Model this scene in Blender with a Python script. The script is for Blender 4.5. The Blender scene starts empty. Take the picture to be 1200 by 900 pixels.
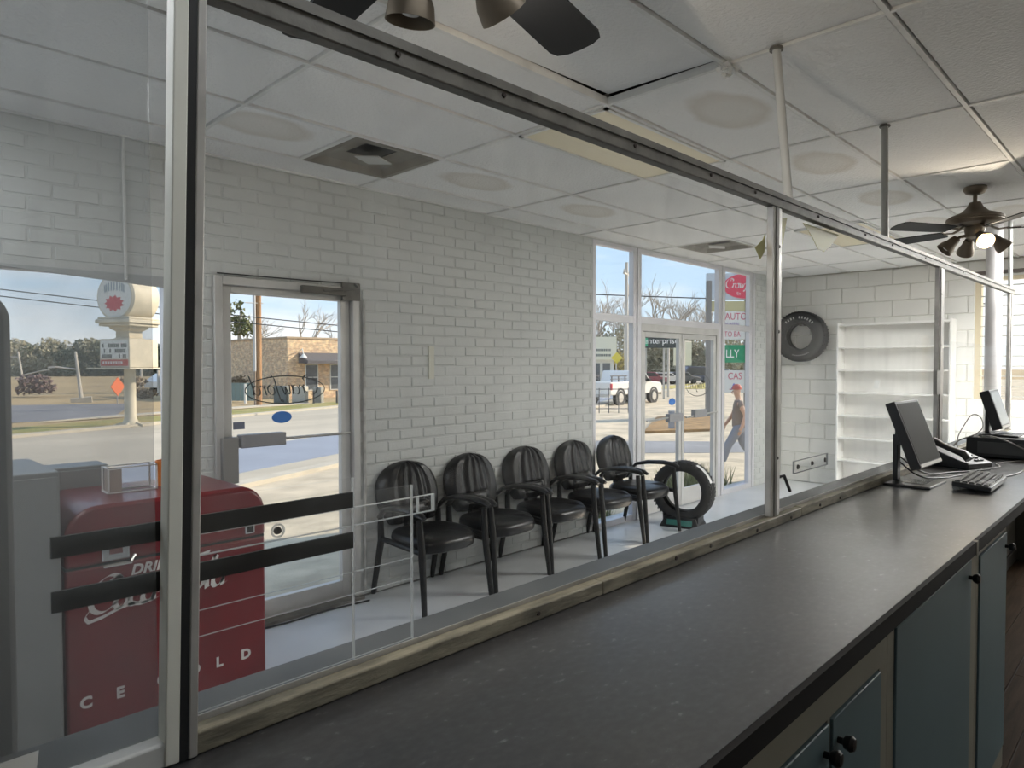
import bpy, bmesh, math, random
from mathutils import Vector, Matrix
C = bpy.context.scene.collection
SC = bpy.context.scene
PI = math.pi
rnd = random.Random(7)

# ---------------------------------------------------------------- camera, sky, sun, exposure
def make_camera():
    yaw, pit, rol = 0.79430532, -0.02658325, -0.00118956
    f = Vector((math.sin(yaw)*math.cos(pit), math.cos(yaw)*math.cos(pit), math.sin(pit)))
    r = Vector((math.cos(yaw), -math.sin(yaw), 0)); u = r.cross(f)
    r2 = math.cos(rol)*r + math.sin(rol)*u; u2 = -math.sin(rol)*r + math.cos(rol)*u
    cd = bpy.data.cameras.new('camera'); co = bpy.data.objects.new('camera', cd); C.objects.link(co)
    m = Matrix((r2, u2, -f)).transposed().to_4x4(); m.translation = (0, 0, 1.63)
    co.matrix_world = m
    cd.sensor_fit = 'HORIZONTAL'; cd.sensor_width = 36; cd.lens = 801.0/1200*36
    cd.clip_start = 0.02; cd.clip_end = 1000
    SC.camera = co
make_camera()
SC.view_settings.view_transform = 'Standard'; SC.view_settings.look = 'None'
SC.view_settings.exposure = 1.1; SC.view_settings.gamma = 1.0
SC.cycles.transparent_max_bounces = 40
SC.cycles.max_bounces = 10; SC.cycles.diffuse_bounces = 6
SC.cycles.use_denoising = True
SC.cycles.sample_clamp_indirect = 6.0
SC.cycles.caustics_reflective = False; SC.cycles.caustics_refractive = False

SKY_STRENGTH = 0.70
SUN_STRENGTH = 3.2
FILL_LIGHT = 8.5      # strength of the fill fittings added to the ceiling outside the view
def make_world():
    w = bpy.data.worlds.new('sky'); SC.world = w; w.use_nodes = True
    nt = w.node_tree; nt.nodes.clear(); N = nt.nodes.new; L = nt.links.new
    out = N('ShaderNodeOutputWorld'); bg = N('ShaderNodeBackground'); bg.inputs['Strength'].default_value = SKY_STRENGTH
    tc = N('ShaderNodeTexCoord'); sep = N('ShaderNodeSeparateXYZ'); L(tc.outputs['Generated'], sep.inputs[0])
    ramp = N('ShaderNodeValToRGB'); L(sep.outputs['Z'], ramp.inputs[0])
    e = ramp.color_ramp.elements
    e[0].position = 0.0; e[0].color = (0.66, 0.71, 0.72, 1)
    e[1].position = 0.5; e[1].color = (0.20, 0.38, 0.66, 1)
    k = ramp.color_ramp.elements.new(0.10); k.color = (0.45, 0.60, 0.74, 1)
    mp = N('ShaderNodeMapping'); mp.inputs['Scale'].default_value = (1.6, 1.6, 6.0); L(tc.outputs['Generated'], mp.inputs[0])
    no = N('ShaderNodeTexNoise'); no.inputs['Scale'].default_value = 2.2; no.inputs['Detail'].default_value = 6; L(mp.outputs[0], no.inputs[0])
    cr = N('ShaderNodeValToRGB'); L(no.outputs['Fac'], cr.inputs[0])
    cr.color_ramp.elements[0].position = 0.45; cr.color_ramp.elements[1].position = 0.72
    mx = N('ShaderNodeMixRGB'); L(cr.outputs[0], mx.inputs[0]); L(ramp.outputs[0], mx.inputs[1]); mx.inputs[2].default_value = (0.82, 0.83, 0.82, 1)
    L(mx.outputs[0], bg.inputs['Color']); L(bg.outputs[0], out.inputs[0])
make_world()
def make_sun():
    d = bpy.data.lights.new('sun', 'SUN'); d.energy = SUN_STRENGTH; d.angle = 0.009; d.color = (1.0, 0.86, 0.66)
    o = bpy.data.objects.new('sun', d); C.objects.link(o)
    az, el = math.radians(-22), math.radians(27)
    to = Vector((math.cos(az)*math.cos(el), math.sin(az)*math.cos(el), math.sin(el)))
    o.rotation_euler = to.to_track_quat('Z', 'Y').to_euler()
make_sun()

# ---------------------------------------------------------------- materials
_M = {}
def mat(name, col, rough=0.6, metal=0.0, var=0.0, vscale=4.0, bump=0.0, bscale=40.0, spec=0.5, col2=None, emis=None, estr=0.0, stretch=None, detail=4, thr=None, coat=0.0):
    if name in _M: return _M[name]
    m = bpy.data.materials.new(name); m.use_nodes = True; nt = m.node_tree; N = nt.nodes.new; L = nt.links.new
    b = nt.nodes['Principled BSDF']
    b.inputs['Roughness'].default_value = rough; b.inputs['Metallic'].default_value = metal
    b.inputs['Specular IOR Level'].default_value = spec; b.inputs['Coat Weight'].default_value = coat
    c = (*col, 1); b.inputs['Base Color'].default_value = c
    if var or bump:
        tc = N('ShaderNodeTexCoord'); src = tc.outputs['Object']
        if stretch:
            mp = N('ShaderNodeMapping'); mp.inputs['Scale'].default_value = stretch; L(src, mp.inputs[0]); src = mp.outputs[0]
    if var:
        no = N('ShaderNodeTexNoise'); no.inputs['Scale'].default_value = vscale; no.inputs['Detail'].default_value = detail; L(src, no.inputs[0])
        rp = N('ShaderNodeValToRGB'); L(no.outputs['Fac'], rp.inputs[0])
        lo, hi = thr or (0.35, 0.65)
        rp.color_ramp.elements[0].position = lo; rp.color_ramp.elements[1].position = hi
        mx = N('ShaderNodeMixRGB'); L(rp.outputs[0], mx.inputs[0]); mx.inputs[1].default_value = c
        mx.inputs[2].default_value = (*col2, 1) if col2 else (*[x*(1-var) for x in col], 1)
        L(mx.outputs[0], b.inputs['Base Color'])
    if bump:
        nb = N('ShaderNodeTexNoise'); nb.inputs['Scale'].default_value = bscale; nb.inputs['Detail'].default_value = 4; L(src, nb.inputs[0])
        bp = N('ShaderNodeBump'); bp.inputs['Strength'].default_value = bump; bp.inputs['Distance'].default_value = 0.01
        L(nb.outputs['Fac'], bp.inputs['Height']); L(bp.outputs[0], b.inputs['Normal'])
    if emis:
        b.inputs['Emission Color'].default_value = (*emis, 1); b.inputs['Emission Strength'].default_value = estr
    _M[name] = m; return m

def glass_mat(name, haze=0.0, tint=(1, 1, 1), refl=0.7, smear=0.0, hazecol=(0.8, 0.82, 0.82)):
    if name in _M: return _M[name]
    m = bpy.data.materials.new(name); m.use_nodes = True; nt = m.node_tree; nt.nodes.clear(); N = nt.nodes.new; L = nt.links.new
    out = N('ShaderNodeOutputMaterial'); tr = N('ShaderNodeBsdfTransparent'); tr.inputs[0].default_value = (*tint, 1)
    gl = N('ShaderNodeBsdfGlossy'); gl.inputs['Roughness'].default_value = 0.02
    lw = N('ShaderNodeLayerWeight'); lw.inputs['Blend'].default_value = 0.5
    p = N('ShaderNodeMath'); p.operation = 'POWER'; L(lw.outputs['Facing'], p.inputs[0]); p.inputs[1].default_value = 5
    k = N('ShaderNodeMath'); k.operation = 'MULTIPLY_ADD'; L(p.outputs[0], k.inputs[0]); k.inputs[1].default_value = refl*0.8; k.inputs[2].default_value = 0.035*refl
    mx = N('ShaderNodeMixShader'); L(k.outputs[0], mx.inputs[0]); L(tr.outputs[0], mx.inputs[1]); L(gl.outputs[0], mx.inputs[2])
    last = mx
    if haze or smear:
        df = N('ShaderNodeBsdfDiffuse'); df.inputs[0].default_value = (*hazecol, 1)
        tl = N('ShaderNodeBsdfTranslucent'); tl.inputs[0].default_value = (*hazecol, 1)
        hz = N('ShaderNodeMixShader'); hz.inputs[0].default_value = 0.5; L(df.outputs[0], hz.inputs[1]); L(tl.outputs[0], hz.inputs[2])
        tc = N('ShaderNodeTexCoord'); mp = N('ShaderNodeMapping'); mp.inputs['Scale'].default_value = (3, 3, 1.6); mp.inputs['Rotation'].default_value = (0, 0.5, 0)
        L(tc.outputs['Object'], mp.inputs[0])
        no = N('ShaderNodeTexNoise'); no.inputs['Scale'].default_value = 2.5; no.inputs['Detail'].default_value = 8; no.inputs['Distortion'].default_value = 0.6; L(mp.outputs[0], no.inputs[0])
        rp = N('ShaderNodeMapRange'); L(no.outputs['Fac'], rp.inputs[0]); rp.inputs[1].default_value = 0.5; rp.inputs[2].default_value = 0.8
        rp.inputs[3].default_value = haze; rp.inputs[4].default_value = haze+smear
        m2 = N('ShaderNodeMixShader'); L(rp.outputs[0], m2.inputs[0]); L(mx.outputs[0], m2.inputs[1]); L(hz.outputs[0], m2.inputs[2]); last = m2
    L(last.outputs[0], out.inputs[0]); _M[name] = m; return m

# ---------------------------------------------------------------- mesh helpers
class MB:
    def __init__(s): s.v = []; s.f = []; s.smooth = False
    def add(s, vs, fs):
        n = len(s.v); s.v += [tuple(v) for v in vs]; s.f += [tuple(i+n for i in f) for f in fs]; return s
    def box(s, x0, x1, y0, y1, z0, z1, M=None):
        vs = [Vector((x, y, z)) for z in (z0, z1) for y in (y0, y1) for x in (x0, x1)]
        if M is not None: vs = [M @ v for v in vs]
        return s.add(vs, [(0, 2, 3, 1), (4, 5, 7, 6), (0, 1, 5, 4), (2, 6, 7, 3), (0, 4, 6, 2), (1, 3, 7, 5)])
    def cbox(s, c, d, M=None):
        return s.box(c[0]-d[0]/2, c[0]+d[0]/2, c[1]-d[1]/2, c[1]+d[1]/2, c[2]-d[2]/2, c[2]+d[2]/2, M)
    def tube(s, pts, r, n=8, cap=True, flat=(1, 1), up=None):
        pts = [Vector(p) for p in pts]; rs = r if isinstance(r, (list, tuple)) else [r]*len(pts)
        rings = []; prev = None
        for i, p in enumerate(pts):
            t = (pts[min(i+1, len(pts)-1)]-pts[max(i-1, 0)]).normalized()
            if prev is None:
                a = Vector(up) if up else (Vector((0, 0, 1)) if abs(t.z) < 0.9 else Vector((1, 0, 0)))
            else: a = prev
            u = (a - t*a.dot(t)).normalized(); prev = u; w = t.cross(u)
            rings.append([p + (u*math.cos(2*PI*k/n)*flat[0] + w*math.sin(2*PI*k/n)*flat[1])*rs[i] for k in range(n)])
        vs = [v for q in rings for v in q]; fs = []
        for i in range(len(pts)-1):
            for k in range(n):
                fs.append((i*n+k, i*n+(k+1) % n, (i+1)*n+(k+1) % n, (i+1)*n+k))
        if cap: fs.append(tuple(range(n-1, -1, -1))); fs.append(tuple((len(pts)-1)*n+k for k in range(n)))
        return s.add(vs, fs)
    def lathe(s, prof, n=24, M=None, closed=False):
        vs = []; fs = []
        for r, z in prof:
            for k in range(n):
                v = Vector((r*math.cos(2*PI*k/n), r*math.sin(2*PI*k/n), z)); vs.append(M @ v if M is not None else v)
        m = len(prof)
        for i in range(m if closed else m-1):
            j = (i+1) % m
            for k in range(n):
                fs.append((i*n+k, i*n+(k+1) % n, j*n+(k+1) % n, j*n+k))
        if not closed:
            if prof[0][0] > 1e-6: fs.append(tuple(range(n-1, -1, -1)))
            if prof[-1][0] > 1e-6: fs.append(tuple((m-1)*n+k for k in range(n)))
        return s.add(vs, fs)
    def prism(s, poly, z0, z1, M=None):   # poly in XY, extruded in Z
        n = len(poly); vs = [Vector((x, y, z)) for z in (z0, z1) for x, y in poly]
        if M is not None: vs = [M @ v for v in vs]
        fs = [tuple(range(n-1, -1, -1)), tuple(range(n, 2*n))] + [(i, (i+1) % n, n+(i+1) % n, n+i) for i in range(n)]
        return s.add(vs, fs)
    def mesh(s, name):
        me = bpy.data.meshes.new(name); me.from_pydata(s.v, [], s.f); me.update()
        return me
    def build(s, name, m, parent=None, loc=(0, 0, 0), rot=(0, 0, 0), bevel=0.0, smooth=False, fix=True, seg=2):
        me = s.mesh(name)
        if fix or bevel:
            bm = bmesh.new(); bm.from_mesh(me)
            bmesh.ops.recalc_face_normals(bm, faces=bm.faces)
            bm.to_mesh(me); bm.free()
        me.materials.append(m)
        o = bpy.data.objects.new(name, me); C.objects.link(o); o.location = loc; o.rotation_euler = rot
        if parent: o.parent = parent
        if bevel:
            b = o.modifiers.new('b', 'BEVEL'); b.width = bevel; b.segments = seg; b.limit_method = 'ANGLE'; b.angle_limit = 0.6
        if smooth or bevel:
            for p in me.polygons: p.use_smooth = True
            if not bevel or not smooth: pass
            try: me.set_sharp_from_angle(angle=0.7)
            except Exception: pass
        return o
def RX(a): return Matrix.Rotation(a, 4, 'X')
def RY(a): return Matrix.Rotation(a, 4, 'Y')
def RZ(a): return Matrix.Rotation(a, 4, 'Z')
def T(x, y, z): return Matrix.Translation((x, y, z))

def tag(o, label, cat, group=None, kind=None):
    o['label'] = label; o['category'] = cat
    if group: o['group'] = group
    if kind: o['kind'] = kind
    return o
def thing(name, label, cat, loc=(0, 0, 0), rotz=0, group=None):
    o = bpy.data.objects.new(name, None); C.objects.link(o); o.location = loc; o.rotation_euler = (0, 0, rotz)
    o.empty_display_size = 0.1
    return tag(o, label, cat, group)
def struct(o, label=None, cat=None):
    o['kind'] = 'structure'
    if label: o['label'] = label
    if cat: o['category'] = cat
    return o
def lab(o, l): o['label'] = l; return o
def stuff(o): o['kind'] = 'stuff'; return o
def dup(root, loc, rotz, label=None, group=None):
    r = root.copy(); C.objects.link(r); r.location = loc; r.rotation_euler = (0, 0, rotz)
    if label: r['label'] = label
    if group: r['group'] = group
    for ch in list(root.children):
        c = ch.copy(); C.objects.link(c); c.parent = r
        for g in list(ch.children):
            d = g.copy(); C.objects.link(d); d.parent = c
    return r
def text(name, body, size, m, parent, M, extrude=0.001, align='CENTER', shear=0.0, sx=1.0, bold=0.0):
    cu = bpy.data.curves.new(name, 'FONT'); cu.body = body; cu.size = size; cu.extrude = extrude; cu.offset = bold; cu.align_x = align; cu.align_y = 'CENTER'; cu.shear = shear
    cu.resolution_u = 3
    cu.materials.append(m)
    tmp = bpy.data.objects.new(name, cu); C.objects.link(tmp); bpy.context.view_layer.update()
    me = bpy.data.meshes.new_from_object(tmp.evaluated_get(bpy.context.evaluated_depsgraph_get()))
    bpy.data.objects.remove(tmp); o = bpy.data.objects.new(name, me); C.objects.link(o)
    if parent: o.parent = parent
    o.matrix_local = M @ Matrix.Diagonal((sx, 1, 1, 1))
    return o
# writing planes: local text XY -> world
FACE_MY = RX(PI/2)                        # reads from -Y side
FACE_MX = RZ(-PI/2) @ RX(PI/2)            # reads from -X side

# pen script: letters as poly-lines swept with a broad nib
def arc(cx, cy, rx, ry, a0, a1, n=14):
    return [(cx+rx*math.cos(math.radians(a0+(a1-a0)*i/n)), cy+ry*math.sin(math.radians(a0+(a1-a0)*i/n))) for i in range(n+1)]
GLY = {
 'C': (1.55, [arc(0.95, 1.0, 0.85, 1.05, 35, 330, 22), arc(1.25, 1.62, 0.32, 0.3, -60, 200, 10)]),
 'o': (0.85, [arc(0.42, 0.5, 0.36, 0.5, 70, 430, 16)]),
 'c': (0.75, [arc(0.42, 0.5, 0.36, 0.5, 45, 320, 14)]),
 'a': (1.0, [arc(0.42, 0.5, 0.36, 0.5, 50, 410, 16), [(0.8, 1.0), (0.76, 0.3), (0.84, 0.03), (1.02, 0.12)]]),
 'l': (0.55, [[(0.0, 0.25), (0.4, 1.3), (0.46, 1.9), (0.3, 2.0), (0.2, 1.5), (0.2, 0.4), (0.3, 0.03), (0.55, 0.15)]]),
 'r': (0.7, [[(0.1, 1.0), (0.22, 0.85), (0.2, 0.0)], [(0.2, 0.55), (0.4, 0.95), (0.6, 0.98), (0.68, 0.8)]]),
 'w': (1.15, [[(0.05, 1.0), (0.15, 0.2), (0.32, 0.02), (0.55, 0.85), (0.62, 0.2), (0.78, 0.02), (1.0, 0.95), (1.12, 0.85)]]),
 'f': (0.6, [[(0.75, 1.75), (0.6, 2.0), (0.42, 1.7), (0.34, 0.2), (0.22, -0.7), (0.02, -0.75), (0.0, -0.5)], [(0.1, 0.95), (0.7, 0.98)]]),
 'd': (0.95, [arc(0.42, 0.5, 0.36, 0.5, 50, 410, 16), [(0.9, 2.0), (0.78, 1.0), (0.76, 0.25), (0.86, 0.03), (1.0, 0.12)]]),
 '-': (0.6, [[(0.08, 0.5), (0.5, 0.55)]]),
}
def script(name, word, h, m, parent, M, nib=(0.16, 0.10), slant=0.25, thick=0.0015, extra=(), sx=1.0):
    mb = MB(); x = 0.0
    def ribbon(pl, nx, ny):
        vs = []
        for (px, py) in pl:
            for (ox, oy) in ((-nx/2, -ny/2), (nx/2, ny/2)):
                X = px+ox; Y = py+oy; vs.append(((X+slant*Y)*h*sx, Y*h))
        n = len(pl)
        V = [M @ Vector((a, b, 0)) for a, b in vs] + [M @ Vector((a, b, thick)) for a, b in vs]
        fs = []
        for i in range(n-1):
            a, b, c, d = 2*i, 2*i+1, 2*i+3, 2*i+2
            fs += [(a, b, c, d), (a+2*n, d+2*n, c+2*n, b+2*n), (a, d, d+2*n, a+2*n), (b, b+2*n, c+2*n, c)]
        mb.add(V, fs)
    for ch in word:
        adv, pls = GLY[ch]
        for pl in pls: ribbon([(px+x, py) for px, py in pl], *nib)
        x += adv
    for pl, nb in extra: ribbon(pl, *nb)
    return mb.build(name, m, parent, fix=False)

# ---------------------------------------------------------------- palette
WHITE_WALL = mat('painted_brick', (0.63, 0.645, 0.63), 0.55, var=0.10, vscale=1.3, bump=0.35, bscale=45)
MORTAR = mat('painted_mortar', (0.63, 0.645, 0.63), 0.7, var=0.15, vscale=3, bump=0.4, bscale=60)
BLOCK = mat('painted_block', (0.80, 0.79, 0.75), 0.6, var=0.08, vscale=1.1, bump=0.25, bscale=60)
ALU = mat('brushed_aluminium', (0.55, 0.53, 0.50), 0.38, 0.45, var=0.3, vscale=9, bump=0.05, bscale=30)
ALU_DARK = mat('weathered_aluminium', (0.17, 0.16, 0.14), 0.55, 0.1, var=0.35, vscale=12, bump=0.1, bscale=60)
ALU_W = mat('white_frame_metal', (0.74, 0.73, 0.76), 0.4, 0.3, var=0.1, vscale=3)
ALU_DOOR = mat('door_frame_metal', (0.64, 0.63, 0.61), 0.45, 0.3, var=0.15, vscale=4)
BLACK = mat('black_plastic', (0.012, 0.012, 0.013), 0.4)
BLACK_SOFT = mat('black_strip', (0.014, 0.013, 0.011), 0.7)
LEATHER = mat('black_leather', (0.007, 0.007, 0.008), 0.33, bump=0.25, bscale=25, spec=0.4)
LEGM = mat('black_chair_leg', (0.010, 0.010, 0.010), 0.45, spec=0.35)
RUBBER = mat('tyre_rubber', (0.028, 0.028, 0.029), 0.62, var=0.3, vscale=5, bump=0.1, bscale=80)
WHITE = mat('white_paint', (0.72, 0.72, 0.70), 0.5)
GLASS = glass_mat('window_glass', 0.0)
PGLASS = glass_mat('partition_glass', 0.003, refl=0.2, smear=0.05)
ACRYL = glass_mat('clear_acrylic', 0.01, refl=0.5, smear=0.03)
ACRYL_EDGE = glass_mat('acrylic_edge', 0.5, refl=0.8)

# ================================================================= STRUCTURE
HZ = 2.874                      # ceiling height
GX, GY = 1.4527, 0.7649         # origin of the ceiling grid
YW = 4.12; XE = 9.7
# floor
fl = struct(MB().box(-3.0, XE, 1.0, YW+0.3, -0.1, 0.0).build('floor', mat('painted_concrete', (0.52, 0.54, 0.55), 0.33, var=0.35, vscale=1.6, bump=0.08, bscale=12, col2=(0.64, 0.65, 0.66))))
sub = MB().box(-3.0, XE, -4.0, 1.0, -0.1, -0.012).build('subfloor', mat('dark_subfloor', (0.03, 0.02, 0.015), 0.9), fl)
WOOD = mat('brown_floorboard', (0.034, 0.020, 0.011), 0.8, spec=0.1, var=0.45, vscale=3, stretch=(1, 14, 1), bump=0.1, bscale=20)
for i in range(10):
    y0 = 1.0-0.13*(i+1); off = 0.4 if i % 2 else 0
    for x0 in (2.2, 4.0, 5.8):
        MB().box(x0+off+0.003, x0+off+1.797, y0+0.003, y0+0.127, -0.012, rnd.uniform(-0.002, 0.002)).build('floor_plank', WOOD, fl, bevel=0.002)
# roof above the ceiling keeps the plenum dark
struct(MB().box(-3.2, XE+0.3, -4.2, YW+0.35, 3.25, 3.4).build('roof', mat('roof_deck', (0.06, 0.055, 0.05), 0.9)))

# ceiling: grid of bars, tiles laid in it
ceil = bpy.data.objects.new('ceiling', None); C.objects.link(ceil); struct(ceil)
TILE = mat('ceiling_tile', (0.88, 0.88, 0.87), 0.85, var=0.06, vscale=1.5, bump=0.8, bscale=55)
def stained():
    m = bpy.data.materials.new('stained_tile'); m.use_nodes = True; nt = m.node_tree; N = nt.nodes.new; L = nt.links.new
    b = nt.nodes['Principled BSDF']; b.inputs['Roughness'].default_value = 0.85
    tc = N('ShaderNodeTexCoord'); no = N('ShaderNodeTexNoise'); no.inputs['Scale'].default_value = 5; L(tc.outputs['Object'], no.inputs[0])
    mp = N('ShaderNodeMapping'); mp.inputs['Scale'].default_value = (2.4, 4.2, 1); mp.inputs['Location'].default_value = (0.1, 0.1, 0); L(tc.outputs['Object'], mp.inputs[0])
    ad = N('ShaderNodeMixRGB'); ad.blend_type = 'ADD'; ad.inputs[0].default_value = 0.35; L(mp.outputs[0], ad.inputs[1]); L(no.outputs['Color'], ad.inputs[2])
    ln = N('ShaderNodeVectorMath'); ln.operation = 'LENGTH'; L(ad.outputs[0], ln.inputs[0])
    rp = N('ShaderNodeValToRGB'); L(ln.outputs['Value'], rp.inputs[0]); e = rp.color_ramp.elements
    e[0].position = 0.0; e[0].color = (0.80, 0.78, 0.74, 1); e[1].position = 1.0; e[1].color = (0.88, 0.88, 0.87, 1)
    k = e.new(0.62); k.color = (0.74, 0.71, 0.66, 1); k = e.new(0.78); k.color = (0.88, 0.88, 0.87, 1); k = e.new(0.4); k.color = (0.80, 0.78, 0.74, 1)
    L(rp.outputs[0], b.inputs['Base Color'])
    nb = N('ShaderNodeTexNoise'); nb.inputs['Scale'].default_value = 55; L(tc.outputs['Object'], nb.inputs[0])
    bp = N('ShaderNodeBump'); bp.inputs['Strength'].default_value = 0.8; bp.inputs['Distance'].default_value = 0.01; L(nb.outputs['Fac'], bp.inputs['Height']); L(bp.outputs[0], b.inputs['Normal'])
    return m
STAIN = stained()
TBAR = mat('ceiling_bar', (0.84, 0.84, 0.82), 0.6, var=0.15, vscale=6)
DIFF = mat('yellowed_light_lens', (0.66, 0.60, 0.44), 0.4, emis=(1.0, 0.88, 0.62), estr=0.03)
U, V = 1.2192, 0.6096
def fill_lens(p): return mat('fill_light_lens_%d' % round(p*100), (0.8, 0.8, 0.76), 0.4, emis=(0.94, 0.98, 1.0) if p < 0.9 else (0.98, 0.98, 0.95), estr=FILL_LIGHT*p)
tile_m = {}
def tile(x0, x1, y0, y1, m, name='ceiling_tile', tilt=None):
    key = (round(x1-x0, 3), round(y1-y0, 3), m.name)
    w, d = x1-x0-0.026, y1-y0-0.026
    if key not in tile_m:
        mb = MB(); e = 0.006
        mb.add([(-w/2, -d/2, 0.012), (w/2, -d/2, 0.012), (w/2, d/2, 0.012), (-w/2, d/2, 0.012),
                (-w/2+e, -d/2+e, 0), (w/2-e, -d/2+e, 0), (w/2-e, d/2-e, 0), (-w/2+e, d/2-e, 0)],
               [(0, 1, 2, 3), (7, 6, 5, 4), (0, 4, 5, 1), (1, 5, 6, 2), (2, 6, 7, 3), (3, 7, 4, 0)])
        me = mb.mesh(name); me.materials.append(m); tile_m[key] = me
    o = bpy.data.objects.new(name, tile_m[key]); C.objects.link(o); o.parent = ceil
    o.location = ((x0+x1)/2, (y0+y1)/2, HZ+0.003+rnd.uniform(-0.0015, 0.0015))
    o.rotation_euler = (rnd.uniform(-0.003, 0.003), rnd.uniform(-0.002, 0.002), 0)
    if tilt: o.rotation_euler = tilt; o.location.z += 0.015
    return o
FILL = [(-2, 2), (-2, 4), (4, -2), (4, -1), (5, -2), (5, -3), (-1, -1)]  # unseen fill lights, added only to brighten the room
FILL_POWER = [0.55, 0.55, 1.8, 1.8, 2.5, 2.7, 0.35]
troffers = {(1, 2), (4, 2)} | set(FILL)
stains = {(2, 1), (0, 4), (1, 4), (3, 1), (4, 0), (4, 1), (1, 1), (2, 4)}
vents = {(0, 4): 1, (4, 4): 0}
us = list(range(-4, 8)); vs_ = list(range(-8, 6))
for u in us:
    for v in vs_:
        x0, x1 = max(GX+U*u, -3.0), min(GX+U*(u+1), XE); y0, y1 = max(GY+V*v, -4.0), min(GY+V*(v+1), YW)
        if x1-x0 < 0.05 or y1-y0 < 0.05: continue
        if (u, v) in troffers: continue
        if (u, v) in vents:
            if vents[(u, v)]: tile(x0, x0+U/2, y0, y1, STAIN)
            else: tile(x0+U/2, x1, y0, y1, TILE)
            continue
        tile(x0, x1, y0, y1, STAIN if (u, v) in stains else TILE, tilt=(0.025, -0.028, 0) if (u, v) == (0, 1) else None)
for u in us:
    x = GX+U*u
    if -3 < x < XE: MB().box(x-0.0095, x+0.0095, -4.0, YW, HZ-0.004, HZ+0.03).build('ceiling_bar', TBAR, ceil)
for v in vs_:
    y = GY+V*v
    if -4 < y < YW: MB().box(-3.0, XE, y-0.0095, y+0.0095, HZ-0.005, HZ+0.031).build('ceiling_bar', TBAR, ceil)
for x in (GX+U*0.5, GX+U*4.5): MB().box(x-0.012, x+0.012, GY+4*V, GY+5*V, HZ-0.004, HZ+0.03).build('ceiling_bar', TBAR, ceil)
MB().box(-3.0, XE, YW-0.02, YW, HZ-0.005, HZ+0.03).build('ceiling_bar', TBAR, ceil)
# flaking paint on one bar crossing
mb = MB(); r2 = random.Random(3)
for i in range(26):
    cx, cy = GX+U*1+0.02+r2.uniform(-.07, .03), GY+V*1+r2.uniform(-.03, .03)
    mb.cbox((0, 0, 0), (r2.uniform(.01, .03), r2.uniform(.008, .02), 0.002), T(cx, cy, HZ-0.01-r2.uniform(0, .016)) @ RX(r2.uniform(-1, 1)) @ RY(r2.uniform(-1, 1)))
stuff(mb.build('paint_flakes', WHITE, ceil))

# lay-in light fittings and air vents
def troffer(u, v, label, fill_power=False):
    x0, y0 = GX+U*u, GY+V*v
    t = thing('ceiling_or_fill_light', label, 'ceiling light', (x0+U/2, y0+V/2, HZ), 0, 'recessed ceiling lights')
    w, d = U/2-0.012, V/2-0.012
    f = MB()
    for a in ((-w, w, -d, -d+0.02), (-w, w, d-0.02, d), (-w, -w+0.02, -d, d), (w-0.02, w, -d, d)): f.box(*a, -0.012, 0.0)
    f.build('frame', WHITE, t)
    MB().box(-w+0.02, w-0.02, -d+0.02, d-0.02, -0.006, 0.0).build('lens', fill_lens(fill_power) if fill_power else DIFF, t)
    MB().box(-w, w, -d, d, 0.001, 0.06).build('housing', WHITE, t)
    return t
troffer(1, 2, 'yellowed recessed light panel with bright rim, above the middle of the glass partition')
troffer(4, 2, 'yellowed recessed light panel farther off, near the yellow film scraps')
for k, (u, v) in enumerate(FILL): troffer(u, v, ('added fill light at the left end of the lobby, nearest the partition', 'added fill light at the left end of the lobby, by the front wall', 'first added fill light of the row behind the counter', 'second added fill light of the row behind the counter', 'third added fill light of the row behind the counter', 'last added fill light of the row behind the counter', 'added fill light straight above the near end of the counter', 'added fill light above the blue cabinets')[k], FILL_POWER[k])
VENTM = mat('dirty_vent', (0.23, 0.21, 0.18), 0.8, var=0.4, vscale=5, col2=(0.33, 0.31, 0.27))
def vent(x0, label, dirt):
    y0 = GY+4*V
    t = thing('ceiling_vent', label, 'vent', (x0+U/4, y0+V/2, HZ), 0, 'square ceiling air vents')
    w = V/2-0.012; mb = MB()
    prof = [(w, -0.006), (w-0.03, -0.006), (w-0.06, 0.03), (0.11, 0.045), (0.11, 0.06), (w, 0.06)]
    vs = []; fs = []
    for r, z in prof:
        vs += [(-r, -r, z), (r, -r, z), (r, r, z), (-r, r, z)]
    n = len(prof)
    for i in range(n):
        j = (i+1) % n
        for k in range(4): fs.append((i*4+k, i*4+(k+1) % 4, j*4+(k+1) % 4, j*4+k))
    mb.add(vs, fs); mb.build('louvre', dirt, t)
    MB().cbox((0, 0, 0.05), (0.3, 0.3, 0.004)).build('backing', BLACK, t)
    MB().cbox((0.02, 0, 0.0), (0.16, 0.16, 0.006)).build('deflector_plate', mat('vent_plate', (0.55, 0.55, 0.53), 0.6), t, rot=(0.1, 0.0, 0.45))
    return t
vent(GX+U*0.5, 'dirty grey square air vent above the white brick wall and glass door', VENTM)
vent(GX+U*4, 'dusty square air vent near the tall front windows', mat('dusty_vent', (0.40, 0.38, 0.34), 0.8, var=0.3, vscale=5))

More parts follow.
